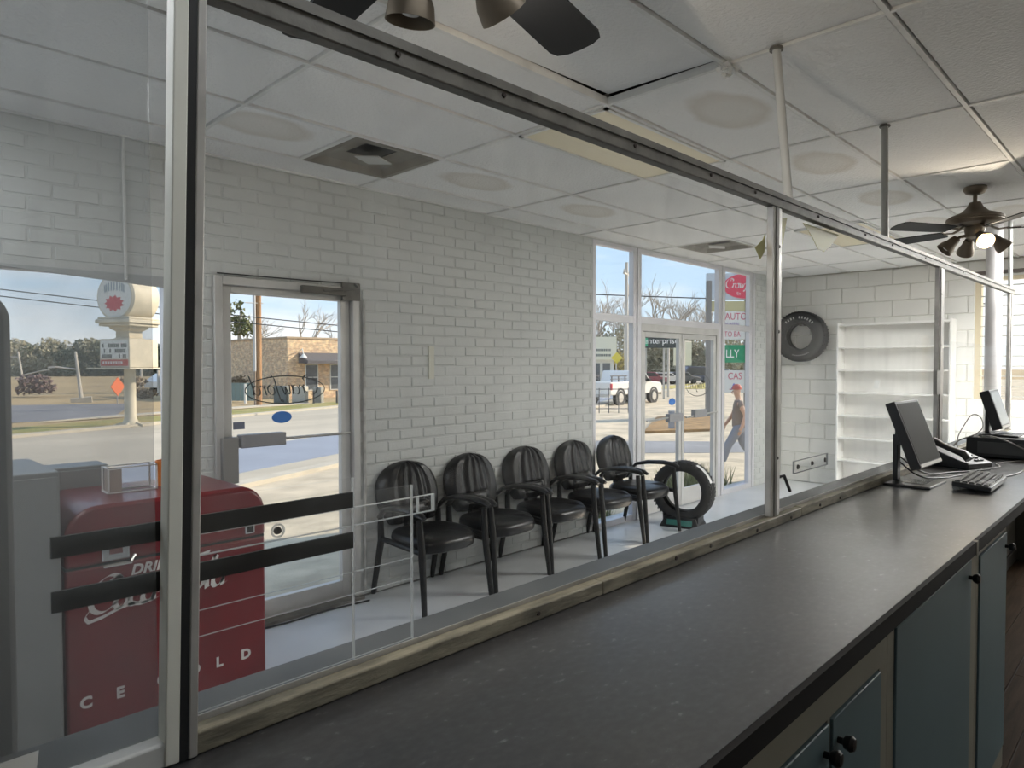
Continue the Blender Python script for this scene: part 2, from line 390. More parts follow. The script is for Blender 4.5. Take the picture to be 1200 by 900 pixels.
# ---- front wall (door, brick, tall windows)
def wall_boxes(mb, x0, x1, z0, z1, holes, y0, y1):
    xs = sorted({x0, x1, *[h[0] for h in holes], *[h[1] for h in holes]}); zs = sorted({z0, z1, *[h[2] for h in holes], *[h[3] for h in holes]})
    for i in range(len(xs)-1):
        for j in range(len(zs)-1):
            cx, cz = (xs[i]+xs[i+1])/2, (zs[j]+zs[j+1])/2
            if any(h[0] < cx < h[1] and h[2] < cz < h[3] for h in holes): continue
            mb.box(xs[i], xs[i+1], y0, y1, zs[j], zs[j+1])
holesF = [(-1.6, 1.437, 0.78, 2.135), (1.66, 2.66, -0.02, 2.17), (5.32, 8.87, -0.02, HZ-0.01)]
mb = MB(); wall_boxes(mb, -3.0, XE+0.25, -0.6, 3.25, holesF, YW+0.0035, YW+0.10)
wf = struct(mb.build('wall_front', MORTAR))
# bricks: the 300 that show largest are single objects, the others one part
bl, bh = 0.215, 0.0775
bricks = []
for r in range(38):
    z0 = r*bh; z1 = min(z0+bh, HZ+0.02)
    x = -1.72 + (bl/2 if r % 2 else 0)
    while x < XE:
        a, b = x, x+bl; x += bl
        segs = [(a, b)]
        for h in holesF:
            if z1 > h[2]+0.02 and z0 < h[3]-0.02:
                ns = []
                for s0, s1 in segs:
                    if s1 <= h[0] or s0 >= h[1]: ns.append((s0, s1))
                    else:
                        if s0 < h[0]: ns.append((s0, h[0]))
                        if s1 > h[1]: ns.append((h[1], s1))
                segs = ns
        for s0, s1 in segs:
            if s1-s0 > 0.04 and s0 < XE-0.05 and s1 > -0.1: bricks.append((s0, min(s1, XE), z0, z1))
def bdist(b):
    cx, cz = (b[0]+b[1])/2, (b[2]+b[3])/2; d = cx*0.713+YW*0.70
    hid = 50 if (cx < 1.0 or (cx < 1.75 and cz < 0.9) or cz > 2.85 or (b[1]-b[0]) < 0.15) else 0
    return d+hid
bricks.sort(key=bdist)
def brick_v(w, h, seed):
    r = random.Random(seed); q = lambda s: r.uniform(-s, s)
    e = 0.006; y = -0.001
    g = 0.003
    return [(-w/2+g, 0.008, -h/2+g), (w/2-g, 0.008, -h/2+g), (w/2-g, 0.008, h/2-g), (-w/2+g, 0.008, h/2-g),
            (-w/2+g+e+q(.003), y+q(.0025), -h/2+g+e+q(.002)), (w/2-g-e+q(.003), y+q(.0025), -h/2+g+e+q(.002)), (w/2-g-e+q(.003), y+q(.0025), h/2-g-e+q(.002)), (-w/2+g+e+q(.003), y+q(.0025), h/2-g-e+q(.002))]
BF = [(4, 5, 6, 7), (0, 1, 5, 4), (1, 2, 6, 5), (2, 3, 7, 6), (3, 0, 4, 7)]
bm_cache = {}
rest = MB()
for i, (a, b, z0, z1) in enumerate(bricks):
    w, h = b-a, z1-z0; cx, cz = (a+b)/2, (z0+z1)/2
    sd = rnd.randrange(5)
    if i < 299:
        key = (round(w, 3), round(h, 4), sd)
        if key not in bm_cache:
            me = MB().add(brick_v(w, h, sd+int(w*1000)), BF).mesh('brick'); me.materials.append(WHITE_WALL); bm_cache[key] = me
        o = bpy.data.objects.new('brick', bm_cache[key]); C.objects.link(o); o.parent = wf; o.location = (cx, YW+rnd.uniform(-.0025, .0015), cz+rnd.uniform(-.0015, .0015)); o.rotation_euler = (0, rnd.uniform(-.007, .007), 0)
    else:
        rest.add([(cx+x, YW+y, cz+z) for x, y, z in brick_v(w, h, i)], BF)
stuff(rest.build('bricks', WHITE_WALL, wf, fix=False))
# loose wire and cut pipe stub running up the brick left of the door
MB().tube([(1.19, YW-0.012, 2.1), (1.185, YW-0.012, HZ)], 0.008, 6).build('conduit', WHITE, wf)
# pale pipe fixed to the brick beside the door
MB().tube([(2.70, YW-0.012, 0.03), (2.70, YW-0.012, 2.1)], 0.011, 8).build('conduit', mat('old_white_pipe', (0.6, 0.59, 0.56), 0.5, var=0.4, vscale=12), wf)
MB().box(3.28, 3.33, YW-0.012, YW, 1.53, 1.78).build('wall_patch', mat('wall_patch', (0.66, 0.65, 0.57), 0.6), wf)
struct(MB().box(2.66, 5.32, YW-0.004, YW+0.006, 0, 0.012).build('baseboard_front', mat('dark_joint', (0.14, 0.14, 0.13), 0.8)))

# ---- end wall of painted block, with barred window
holesE = [(-0.25, 1.79, 1.16, 2.69)]
mb = MB()
ys = [-4.0, -0.25, 1.79, YW+0.24]
for (a, b, z0, z1) in ((-4.0, -0.25, -0.6, 3.25), (1.79, YW+0.24, -0.6, 3.25), (-0.25, 1.79, -0.6, 1.16), (-0.25, 1.79, 2.69, 3.25)):
    mb.box(XE+0.012, XE+0.24, a, b, z0, z1)
we = struct(mb.build('wall_right', mat('block_joint', (0.68, 0.67, 0.62), 0.7)))
bw, bhh = 0.41, 0.205
for r in range(14):
    y = YW+0.05 - (bw/2 if r % 2 else 0)
    y = 4.12 + (0.2 if r % 2 else 0)
    while y > 1.0:
        y0, y1 = max(y-bw, 1.0 if r*bhh < 1.1 or (r+1)*bhh > 2.75 else 1.79), min(y, 4.12); y -= bw
        if y1-y0 < 0.05: continue
        z0, z1 = r*bhh, min((r+1)*bhh, HZ)
        g, e = 0.004, 0.005; q = lambda: rnd.uniform(-.001, .001)
        v = [(0.012, y0+g, z0+g), (0.012, y1-g, z0+g), (0.012, y1-g, z1-g), (0.012, y0+g, z1-g), (q(), y0+g+e, z0+g+e), (q(), y1-g-e, z0+g+e), (q(), y1-g-e, z1-g-e), (q(), y0+g+e, z1-g-e)]
        MB().add([(XE+a, b, c) for a, b, c in v], BF).build('block', BLOCK, we, fix=True)
w3 = thing('window_3', 'barred sunlit window in the end wall behind the white column', 'window', (XE, 0.77, 1.925)); w3['kind'] = 'structure'
CREAM = mat('cream_frame', (0.66, 0.58, 0.42), 0.5)
def frame4(mb, y0, y1, z0, z1, t, x0, x1):
    mb.box(x0, x1, y0, y0+t, z0, z1); mb.box(x0, x1, y1-t, y1, z0, z1); mb.box(x0, x1, y0+t, y1-t, z0, z0+t); mb.box(x0, x1, y0+t, y1-t, z1-t, z1)
mb = MB(); frame4(mb, -1.02, 1.02, -0.765, 0.765, 0.06, 0.03, 0.14); mb.build('window_frame', CREAM, w3)
for i in range(12):
    z = -0.66+i*0.118
    MB().box(0.02, 0.032, -0.96, 0.96, z-0.006, z+0.006).build('security_bar', mat('bar_paint', (0.55, 0.53, 0.47), 0.5), w3)
for y in (-0.55, -0.1, 0.35, 0.8):
    MB().box(0.033, 0.043, y-0.005, y+0.005, -0.7, 0.7).build('security_bar', mat('bar_paint', (0.55, 0.53, 0.47), 0.5), w3)
MB().box(0.10, 0.106, -0.97, 0.97, -0.71, 0.71).build('pane', GLASS, w3)
MB().box(-0.06, 0.0, -1.1, 1.05, 0.77, 0.81).build('blind_rail', mat('dark_rail', (0.12, 0.10, 0.09), 0.5), w3)

# ---- unseen sides of the room: left wall and rear wall with the openings that light it
mb = MB()
for (a, b, z0, z1) in ((-4.0, 1.3, -0.6, 3.25), (3.95, YW+0.24, -0.6, 3.25), (1.3, 3.95, -0.6, 0.1), (1.3, 3.95, 2.8, 3.25)): mb.box(-3.2, -3.0, a, b, z0, z1)
struct(mb.build('unseen_wall_left', BLOCK))
mb = MB()
for (a, b, z0, z1) in ((-3.2, 1.0, -0.6, 3.25), (2.2, XE+0.24, -0.6, 3.25), (1.0, 2.2, 2.3, 3.25), (1.0, 2.2, -0.6, 1.0)): mb.box(a, b, -4.2, -4.0, z0, z1)
struct(mb.build('unseen_wall_rear', BLOCK))

# ---- window left of the door
w1 = thing('window_1', 'wide window behind the red cooler, showing the road and pylon sign', 'window', (-0.08, YW, 1.43)); w1['kind'] = 'structure'
mb = MB(); hx = 1.515
for a in ((-hx, hx, -0.65, -0.61), (-hx, hx, 0.685, 0.705), (-hx, -hx+0.04, -0.61, 0.685), (hx-0.04, hx, -0.61, 0.685)): mb.box(a[0], a[1], 0.03, 0.10, a[2], a[3])
mb.build('window_frame', ALU_W, w1); MB().box(-hx+0.04, hx-0.04, 0.07, 0.076, -0.61, 0.685).build('pane', GLASS, w1)
MB().prism([(-hx, 0.705), (-hx, 0.70), (0.72, 0.692), (hx, 0.642), (hx, 0.705)], -0.026, -0.004, RX(PI/2)).build('head_board', mat('grey_board', (0.40, 0.41, 0.42), 0.6), w1)
MB().box(-hx, hx, -0.05, 0.03, -0.68, -0.65).build('window_sill', WHITE, w1)

# ---- glass door in the brick wall
d1 = thing('door_1', 'aluminium framed glass door with push bar and mirrored script decal', 'door', (2.16, YW, 0)); d1['kind'] = 'structure'
mb = MB(); mb.box(-0.5, -0.45, -0.02, 0.12, 0, 2.17); mb.box(0.45, 0.5, -0.02, 0.12, 0, 2.17); mb.box(-0.45, 0.45, -0.02, 0.12, 2.12, 2.17); mb.build('door_frame', ALU_DOOR, d1, bevel=0.004)
mb = MB(); mb.box(-0.445, -0.385, 0.02, 0.065, 0.02, 2.115); mb.box(0.375, 0.445, 0.02, 0.065, 0.02, 2.115); mb.box(-0.385, 0.375, 0.02, 0.065, 2.075, 2.115); mb.box(-0.385, 0.375, 0.02, 0.065, 0.02, 0.14)
leaf = mb.build('door_leaf', ALU_DOOR, d1, bevel=0.003)
MB().box(-0.385, 0.375, 0.04, 0.046, 0.14, 2.075).build('pane', GLASS, leaf)
mb = MB(); mb.tube([(-0.08, -0.035, 1.17), (0.41, -0.035, 1.17)], 0.009, 8); mb.build('push_bar', ALU, leaf)
MB().box(-0.36, -0.07, -0.055, 0.02, 1.13, 1.21).build('push_bar_housing', mat('grey_housing', (0.30, 0.30, 0.31), 0.5, 0.2), leaf, bevel=0.006)
MB().box(-0.475, -0.375, -0.05, 0.018, 0.92, 1.2).build('pull_plate', mat('grey_plate', (0.28, 0.27, 0.26), 0.45, 0.4), leaf, bevel=0.006)
DECAL = mat('dark_decal', (0.035, 0.04, 0.04), 0.6)
mb = MB(); n = 40
for s in (1,):
    vs = []; fs = []
    for k in range(n):
        a = 2*PI*k/n
        for q in (0, 0.007): vs.append(((0.272+q)*math.cos(a), 0.036, 1.477+(0.086+q)*math.sin(a)))
    for k in range(n): fs.append((2*k, 2*k+1, (2*((k+1) % n))+1, 2*((k+1) % n)))
mb.add([(x-0.02, y, z) for x, y, z in vs], fs); lab(mb.build('oval_decal', DECAL, leaf, fix=False), 'thin dark oval line decal')
script('script_decal', 'Crawford', 0.062, DECAL, leaf, T(0.22, 0.036, 1.445) @ RZ(PI) @ RX(PI/2), nib=(0.13, 0.06), thick=0.001)
mb = MB(); mb.lathe([(0.0, 0.0), (0.068, 0.0), (0.068, 0.002), (0.0, 0.002)], 24, T(-0.055, 0.036, 1.30) @ RX(PI/2) @ Matrix.Diagonal((1, 0.56, 1, 1)))
lab(mb.build('sticker', mat('blue_sticker', (0.05, 0.20, 0.60), 0.5, emis=None), leaf), 'blue oval sticker')
lab(MB().box(-0.372, -0.30, 0.036, 0.038, 1.24, 1.285).build('sticker', mat('grey_sticker', (0.20, 0.22, 0.30), 0.5), leaf), 'small grey rectangular sticker')
mb = MB(); mb.box(0.05, 0.38, -0.055, -0.022, 2.105, 2.155); cl = mb.build('door_closer', ALU_DARK, d1, bevel=0.006)
MB().tube([(0.2, -0.06, 2.13), (0.42, -0.14, 2.15), (0.46, -0.03, 2.19)], 0.009, 6).build('closer_arm', ALU_DARK, cl)
mb = MB(); mb.box(0.36, 0.50, -0.03, -0.01, 2.08, 2.2); mb.build('closer_bracket', ALU_DARK, d1)
MB().tube([(-0.48, -0.015, 2.185), (0.1, -0.02, 2.19), (0.5, -0.02, 2.2)], 0.004, 6).build('wire', BLACK, d1)
MB().box(-0.5, 0.5, -0.06, 0.12, 0.0, 0.02).build('threshold', ALU_DARK, d1)
mb = MB(); mb.tube([(-0.5, -0.07, 0.008), (-0.1, -0.1, 0.006), (0.2, -0.09, 0.008), (0.5, -0.12, 0.006)], 0.006, 6); mb.build('loose_strip', BLACK, d1)

# ---- tall front windows with a pair of glass doors
w2 = thing('window_2', 'tall white framed shop front windows around the double glass doors', 'window', (7.095, YW, 0)); w2['kind'] = 'structure'
X = lambda v: v-7.095
for (a, b, z0, z1) in ((5.32, 5.37, 0, HZ-0.01), (6.01, 6.16, 0, HZ-0.01), (7.85, 8.02, 0, HZ-0.01), (8.70, 8.87, 0, HZ-0.01)):
    MB().box(X(a), X(b), 0.0, 0.06, z0, z1).build('mullion', ALU_W, w2, bevel=0.004)
    if b-a > 0.1: MB().box(X((a+b)/2-0.012), X((a+b)/2+0.012), -0.012, -0.001, z0, z1).build('mullion_rib', ALU_W, w2)
for (a, b) in ((5.37, 6.01), (6.16, 7.85), (8.02, 8.70)):
    MB().box(X(a), X(b), 0.0, 0.06, 2.08, 2.15).build('transom', ALU_W, w2)
    MB().box(X(a), X(b), 0.0, 0.06, HZ-0.05, HZ-0.01).build('head_rail', ALU_W, w2)
    MB().box(X(a), X(b), 0.03, 0.036, 2.15, HZ-0.05).build('pane', GLASS, w2)
for (a, b) in ((5.37, 6.01), (8.02, 8.70)):
    MB().box(X(a), X(b), 0.0, 0.06, 0, 0.06).build('sill_rail', ALU_W, w2)
    MB().box(X(a), X(b), 0.03, 0.036, 0.06, 2.08).build('pane', GLASS, w2)
mb = MB(); mb.box(X(6.16), X(7.85), 0.0, 0.07, 2.0, 2.08); mb.box(X(6.16), X(6.20), 0.0, 0.07, 0, 2.0); mb.box(X(7.81), X(7.85), 0.0, 0.07, 0, 2.0); mb.build('door_frame', ALU_DOOR, w2, bevel=0.003)
def leafdoor(a, b, nm, label):
    d = thing(nm, label, 'door', ((a+b)/2, YW+0.035, 0)); d['kind'] = 'structure'
    h = (b-a)/2; mb = MB(); mb.box(-h, -h+0.055, -0.022, 0.022, 0.01, 1.995); mb.box(h-0.055, h, -0.022, 0.022, 0.01, 1.995); mb.box(-h+0.055, h-0.055, -0.022, 0.022, 1.94, 1.995); mb.box(-h+0.055, h-0.055, -0.022, 0.022, 0.01, 0.2)
    mb.build('door_leaf', ALU_DOOR, d, bevel=0.003)
    MB().box(-h+0.055, h-0.055, -0.003, 0.003, 0.2, 1.94).build('pane', GLASS, d)
    MB().tube([(-h+0.03, -0.06, 1.03), (h-0.03, -0.06, 1.06)], 0.011, 8).build('push_bar', ALU, d)
    return d
dl = leafdoor(6.20, 7.0, 'door_2', 'left leaf of the double glass doors in the tall front windows')
dr = leafdoor(7.01, 7.81, 'door_3', 'right leaf of the double glass doors in the tall front windows')
MB().box(0.05, 0.33, -0.085, -0.03, 1.0, 1.09).build('push_bar_housing', mat('grey_housing', (0.30, 0.30, 0.31), 0.5, 0.2), dl)
MB().box(-0.2, 0.08, -0.085, -0.03, 1.02, 1.11).build('push_bar_housing', mat('grey_housing', (0.30, 0.30, 0.31), 0.5, 0.2), dr)
mb = MB(); vs = []; fs = []
for k in range(n):
    a = 2*PI*k/n
    for q in (0, 0.008): vs.append(((0.28+q)*math.cos(a), -0.008, 1.40+(0.13+q)*math.sin(a)))
for k in range(n): fs.append((2*k, 2*k+1, (2*((k+1) % n))+1, 2*((k+1) % n)))
mb.add(vs, fs); mb.build('oval_decal', DECAL, dr, fix=False)
script('script_decal', 'Crawford', 0.062, DECAL, dr, T(0.24, -0.008, 1.36) @ RZ(PI) @ RX(PI/2), nib=(0.13, 0.06), thick=0.001)
mb = MB(); mb.lathe([(0.0, 0.0), (0.068, 0.0), (0.068, 0.002), (0.0, 0.002)], 24, T(0.22, -0.008, 1.22) @ RX(PI/2) @ Matrix.Diagonal((1, 0.6, 1, 1)))
lab(mb.build('sticker', mat('blue_sticker', (0.05, 0.20, 0.60), 0.5), dl), 'blue oval sticker')

# ---- white column behind the far end of the partition
struct(MB().tube([(7.2, 1.19, 0), (7.2, 1.19, HZ)], 0.062, 20).build('column', mat('white_column', (0.62, 0.60, 0.60), 0.5), smooth=True))

# ================================================================= COUNTER AND PARTITION
CT = 1.06
def speck_mat():
    m = bpy.data.materials.new('speckled_laminate'); m.use_nodes = True; nt = m.node_tree; N = nt.nodes.new; L = nt.links.new
    b = nt.nodes['Principled BSDF']; b.inputs['Roughness'].default_value = 0.36; b.inputs['Specular IOR Level'].default_value = 0.6; b.inputs['Coat Weight'].default_value = 0.5; b.inputs['Coat Roughness'].default_value = 0.24; b.inputs['Coat IOR'].default_value = 1.75
    tc = N('ShaderNodeTexCoord'); mp = N('ShaderNodeMapping'); mp.inputs['Scale'].default_value = (1, 1.6, 1); L(tc.outputs['Object'], mp.inputs[0])
    no = N('ShaderNodeTexNoise'); no.inputs['Scale'].default_value = 46; no.inputs['Detail'].default_value = 5; L(mp.outputs[0], no.inputs[0])
    rp = N('ShaderNodeValToRGB'); L(no.outputs['Fac'], rp.inputs[0]); e = rp.color_ramp.elements
    e[0].position = 0.40; e[0].color = (0.024, 0.024, 0.027, 1); e[1].position = 0.80; e[1].color = (0.16, 0.16, 0.165, 1); k = e.new(0.66); k.color = (0.040, 0.040, 0.044, 1)
    L(rp.outputs[0], b.inputs['Base Color'])
    n2 = N('ShaderNodeTexNoise'); n2.inputs['Scale'].default_value = 3; n2.inputs['Detail'].default_value = 6; L(tc.outputs['Object'], n2.inputs[0])
    mr = N('ShaderNodeMapRange'); L(n2.outputs['Fac'], mr.inputs[0]); mr.inputs[3].default_value = 0.24; mr.inputs[4].default_value = 0.42; L(mr.outputs[0], b.inputs['Roughness'])
    return m
SPECK = speck_mat()
ct = MB().box(-0.8, 7.05, 0.48, 1.05, CT-0.02, CT).build('countertop', SPECK)
tag(ct, 'long dark speckled laminate countertop with black front edge', 'countertop')
lab(MB().box(-0.8, 2.62, 0.468, 0.48, CT-0.042, CT-0.001).build('edge_band', mat('black_edge', (0.007, 0.006, 0.006), 0.75, spec=0.2), ct), 'black edge strip')
lab(MB().box(2.645, 7.05, 0.468, 0.48, CT-0.042, CT-0.001).build('edge_band', mat('black_edge', (0.007, 0.006, 0.006), 0.75, spec=0.2), ct), 'black edge strip')
lab(MB().box(2.62, 2.645, 0.466, 0.48, CT-0.045, CT-0.001).build('edge_patch', mat('bare_edge', (0.20, 0.18, 0.14), 0.7), ct), 'bare patch where the edge strip broke off')
# base cabinets under the countertop
CABW = mat('cream_cabinet', (0.26, 0.245, 0.195), 0.55, var=0.2, vscale=3)
CABB = mat('blue_cabinet_door', (0.10, 0.155, 0.175), 0.5, var=0.12, vscale=2)
KNOB = mat('dark_knob', (0.015, 0.013, 0.012), 0.35, 0.4)
def knob(parent, x, z):
    MB().lathe([(0.0, 0.034), (0.012, 0.033), (0.017, 0.026), (0.013, 0.014), (0.007, 0.010), (0.007, 0.0), (0.0, 0.0)], 14, T(x, 0, z) @ RX(PI/2)).build('knob', KNOB, parent, smooth=True)
def cabinet(x0, x1, doors, label, side=False):
    t = thing('base_cabinet', label, 'cabinet', ((x0+x1)/2, 0.5, 0), 0, 'base cabinets under the counter')
    o = (x0+x1)/2; h = (x1-x0)/2
    mb = MB(); mb.box(-h, h, 0.02, 0.52, 0.08, 0.10); mb.box(-h, -h+0.018, 0.02, 0.52, 0.0, CT-0.022); mb.box(h-0.018, h, 0.02, 0.52, 0.0, CT-0.022); mb.box(-h, h, 0.50, 0.52, 0.0, CT-0.022)
    mb.build('body', CABW, t)
    fr = MB()
    xs = sorted([(a-o, b-o, zt) for a, b, zt, kx in doors])
    zt = max(z for _, _, z in xs)
    fr.box(-h, h, 0, 0.02, zt, CT-0.022); fr.box(-h, h, 0, 0.02, 0.0, 0.09)
    prev = -h
    for a, b, z in xs:
        fr.box(prev, a, 0, 0.02, 0.09, zt)
        if z < zt: fr.box(a, b, 0, 0.02, z, zt)
        prev = b
    fr.box(prev, h, 0, 0.02, 0.09, zt); fr.build('face_frame', CABW, t)
    for a, b, z, kx in doors:
        d = MB().box(a-o+0.003, b-o-0.003, -0.006, 0.014, 0.095, z-0.004).build('door', CABB, t, bevel=0.002)
        kk = MB().lathe([(0.0, 0.034), (0.012, 0.033), (0.017, 0.026), (0.013, 0.014), (0.007, 0.010), (0.007, 0.0), (0.0, 0.0)], 14, T(kx-o, -0.006, z-0.055) @ RX(PI/2)).build('knob', KNOB, d, smooth=True)
    return t
cabinet(-0.4, 0.66, [(-0.36, 0.12, 0.90, 0.08), (0.14, 0.62, 0.90, 0.18)], 'blue door base cabinet under the nearest end of the counter')
cabinet(0.662, 1.805, [(0.70, 1.415, 0.915, 1.385), (1.43, 1.745, 0.915, 1.46)], 'base cabinet with two blue doors whose dark knobs sit side by side')
cabinet(1.807, 2.80, [(1.86, 2.70, 0.985, 2.655)], 'base cabinet with one wide pale blue door below the broken edge strip')
cabinet(2.802, 3.36, [(2.84, 3.345, 0.965, 3.305)], 'last blue base cabinet beside the open knee space')
# knee space beyond the cabinets
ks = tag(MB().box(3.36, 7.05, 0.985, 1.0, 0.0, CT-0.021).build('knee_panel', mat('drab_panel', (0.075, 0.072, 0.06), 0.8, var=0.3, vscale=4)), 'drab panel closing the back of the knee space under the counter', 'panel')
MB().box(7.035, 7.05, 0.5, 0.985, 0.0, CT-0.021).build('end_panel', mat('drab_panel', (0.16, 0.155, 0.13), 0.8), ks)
MB().box(3.36, 7.03, 0.97, 0.985, 0.0, 0.1).build('kickboard', mat('dark_skirting', (0.02, 0.018, 0.016), 0.7), ks)
tag(MB().tube([(3.46, 0.62, CT-0.03), (3.50, 0.60, 0.92), (3.44, 0.63, 0.82), (3.48, 0.7, 0.72), (3.62, 0.9, 0.66), (3.7, 0.965, 0.7)], 0.007, 6).build('hanging_cable', BLACK, smooth=True), 'black cable hanging in the knee space beside the last blue cabinet', 'cable')
# customer side shelf and its front
lg = tag(MB().box(-0.8, 7.05, 1.052, 1.287, 1.005, 1.03).build('service_ledge', mat('grey_laminate', (0.065, 0.072, 0.08), 0.42, var=0.25, vscale=6, col2=(0.10, 0.108, 0.115)), bevel=0.003), 'grey laminate ledge on the customer side of the glass', 'ledge')
tag(MB().box(-0.8, 7.05, 1.06, 1.14, 0.0, 1.004).build('counter_front', WHITE), 'white front panel carrying the customer side ledge', 'panel')

WOODM = mat('weathered_sill_wood', (0.30, 0.27, 0.20), 0.6, var=0.55, vscale=5, stretch=(1.5, 6, 6), bump=0.2, bscale=30)
ws = thing('screen_sill', 'worn timber sill strip with screws along the back of the countertop', 'sill', (0, 1.02, CT))
pieces = [(0.375, 1.36, 0.034), (1.363, 2.60, 0.033), (2.603, 4.2, 0.035), (4.203, 7.0, 0.034)]
for a, b, h in pieces: MB().box(a, b, rnd.uniform(-.001, .001), 0.032, 0.0, h).build('timber_piece', WOODM, ws, bevel=0.003)
lab(MB().box(-0.8, 0.36, 0.0, 0.032, 0.0, 0.036).build('timber_piece', mat('white_sill', (0.75, 0.75, 0.73), 0.5, var=0.2, vscale=5), ws, bevel=0.004), 'white painted length of the sill')
for x in (1.12, 1.70, 2.22, 2.5, 2.78, 3.0, 1.9): MB().lathe([(0, 0.003), (0.005, 0.003), (0.006, 0.0), (0, 0)], 8, T(x, -0.001, 0.018+rnd.uniform(-.006, .006)) @ RX(PI/2)).build('screw', mat('rusty_screw', (0.02, 0.012, 0.008), 0.6), ws)
mb = MB(); mb.box(0.38, 7.0, 0.033, 0.036, 0.0, 0.042); lab(mb.build('glazing_bead', ALU, ws), 'thin bright metal bead holding the glass')

pt = thing('glass_screen', 'aluminium partition frame with top rail and posts above the counter', 'partition', (0, 1.04, 0))
def rz(x): return 2.168+0.008*x
mb = MB(); mb.add([(a, y, z) for a in (-0.8, 7.1) for y, z in ((-0.014, rz(a)), (0.016, rz(a)), (0.016, rz(a)+0.045), (-0.014, rz(a)+0.045))], [(0, 1, 2, 3), (7, 6, 5, 4), (0, 4, 5, 1), (1, 5, 6, 2), (2, 6, 7, 3), (3, 7, 4, 0)])
tr_ = mb.build('top_rail', ALU_DARK, pt, bevel=0.003)
mb = MB(); mb.add([(a, y, z) for a in (-0.8, 7.1) for y, z in ((-0.019, rz(a)+0.03), (-0.014, rz(a)+0.03), (-0.014, rz(a)+0.048), (-0.019, rz(a)+0.048))], [(0, 1, 2, 3), (7, 6, 5, 4), (0, 4, 5, 1), (1, 5, 6, 2), (2, 6, 7, 3), (3, 7, 4, 0)])
mb.build('rail_lip', ALU_DARK, tr_)
for x in (0.75, 1.02, 1.5, 1.9, 2.2, 2.75, 3.3, 3.7, 4.3, 5.2): MB().lathe([(0, 0.004), (0.005, 0.004), (0.006, 0), (0, 0)], 8, T(x, -0.014, rz(x)+0.02) @ RX(PI/2)).build('screw', mat('rusty_screw', (0.02, 0.012, 0.008), 0.6), tr_)
for x0, x1 in ((2.347, 2.42), (4.62, 4.79), (6.92, 7.1)):
    o = MB().box(x0, x1 if x1-x0 < .1 else x0+0.12, -0.012, 0.012, CT+0.034, rz(x0)).build('post', ALU, pt, bevel=0.003)
    MB().box(x0+0.02, x0+0.04, -0.016, -0.0121, CT+0.036, rz(x0)-0.002).build('glazing_channel', ALU_DARK, o)
    for z in (1.3, 1.75, 2.05): MB().lathe([(0, 0.003), (0.005, 0.003), (0.006, 0), (0, 0)], 8, T(x0+0.05, -0.012, z) @ RX(PI/2)).build('screw', mat('rusty_screw', (0.02, 0.012, 0.008), 0.6), o)
# black hook on the middle post
MB().tube([(2.425, 0.0, 1.225), (2.455, -0.012, 1.23), (2.49, -0.02, 1.17)], 0.006, 6).build('latch_hook', BLACK, pt)
MB().box(4.56, 4.64, -0.02, 0.0, 1.46, 1.6).build('switch_box', mat('grey_switch', (0.35, 0.34, 0.32), 0.5), pt)
# rods up to the ceiling
for (a, b, m) in (((2.50, 0.0, rz(2.5)+0.045), (2.66, 0.12, HZ), mat('white_rod', (0.60, 0.60, 0.58), 0.5)), ((3.63, 0.0, rz(3.6)+0.045), (3.90, 0.085, HZ), mat('grey_rod', (0.42, 0.42, 0.40), 0.45, 0.4)), ((6.98, 0.0, rz(7)+0.04), (7.05, 0.02, HZ), mat('grey_rod', (0.42, 0.42, 0.40), 0.45, 0.4))):
    o = MB().tube([a, b], 0.016, 10).build('hanger_rod', m, pt, smooth=True)
    MB().tube([Vector(b)-Vector((0, 0, 0.012)), b], 0.026, 10).build('hanger_cap', ALU_DARK, o)
# near upright: a leaning aluminium channel, black gasket and pale sheet edge
up = thing('screen_upright', 'leaning upright of pale strip, black gasket and aluminium channel', 'post', (0.358, 1.025, CT+0.002), 0)
up.rotation_euler = (0, 0.0255, 0)
lab(MB().box(0.008, 0.021, -0.010, 0.024, 0, 1.30).build('channel', ALU, up, bevel=0.002), 'bare aluminium channel')
lab(MB().box(-0.004, 0.008, -0.008, 0.02, 0, 1.30).build('gasket', BLACK, up), 'black rubber gasket')
lab(MB().box(-0.024, -0.004, -0.009, 0.022, 0, 1.30).build('cover_strip', mat('cream_strip', (0.80, 0.79, 0.71), 0.5, var=0.12, vscale=3), up, bevel=0.002), 'cream plastic cover strip')
# panes
def pane(x0, x1, z0, z1, m, label):
    o = MB().box(-(x1-x0)/2, (x1-x0)/2, -0.003, 0.003, -(z1-z0)/2, (z1-z0)/2).build('pane', m, pt, loc=((x0+x1)/2, 0.006, (z0+z1)/2))
    return lab(o, label)
pane(0.39, 2.347, CT+0.037, 2.165, PGLASS, 'clear glass panel between the leaning upright and the middle post')
pane(2.42, 4.62, CT+0.037, 1.80, PGLASS, 'smeared glass panel between middle post and the far post')
pane(4.74, 6.92, CT+0.037, 1.78, PGLASS, 'far glass panel behind the desk monitors')
pane(-0.8, 0.335, CT+0.038, 2.165, glass_mat('dirty_glass', 0.22, refl=0.3, smear=0.12, hazecol=(0.36, 0.375, 0.375)), 'dirty hazy glass panel left of the leaning upright')
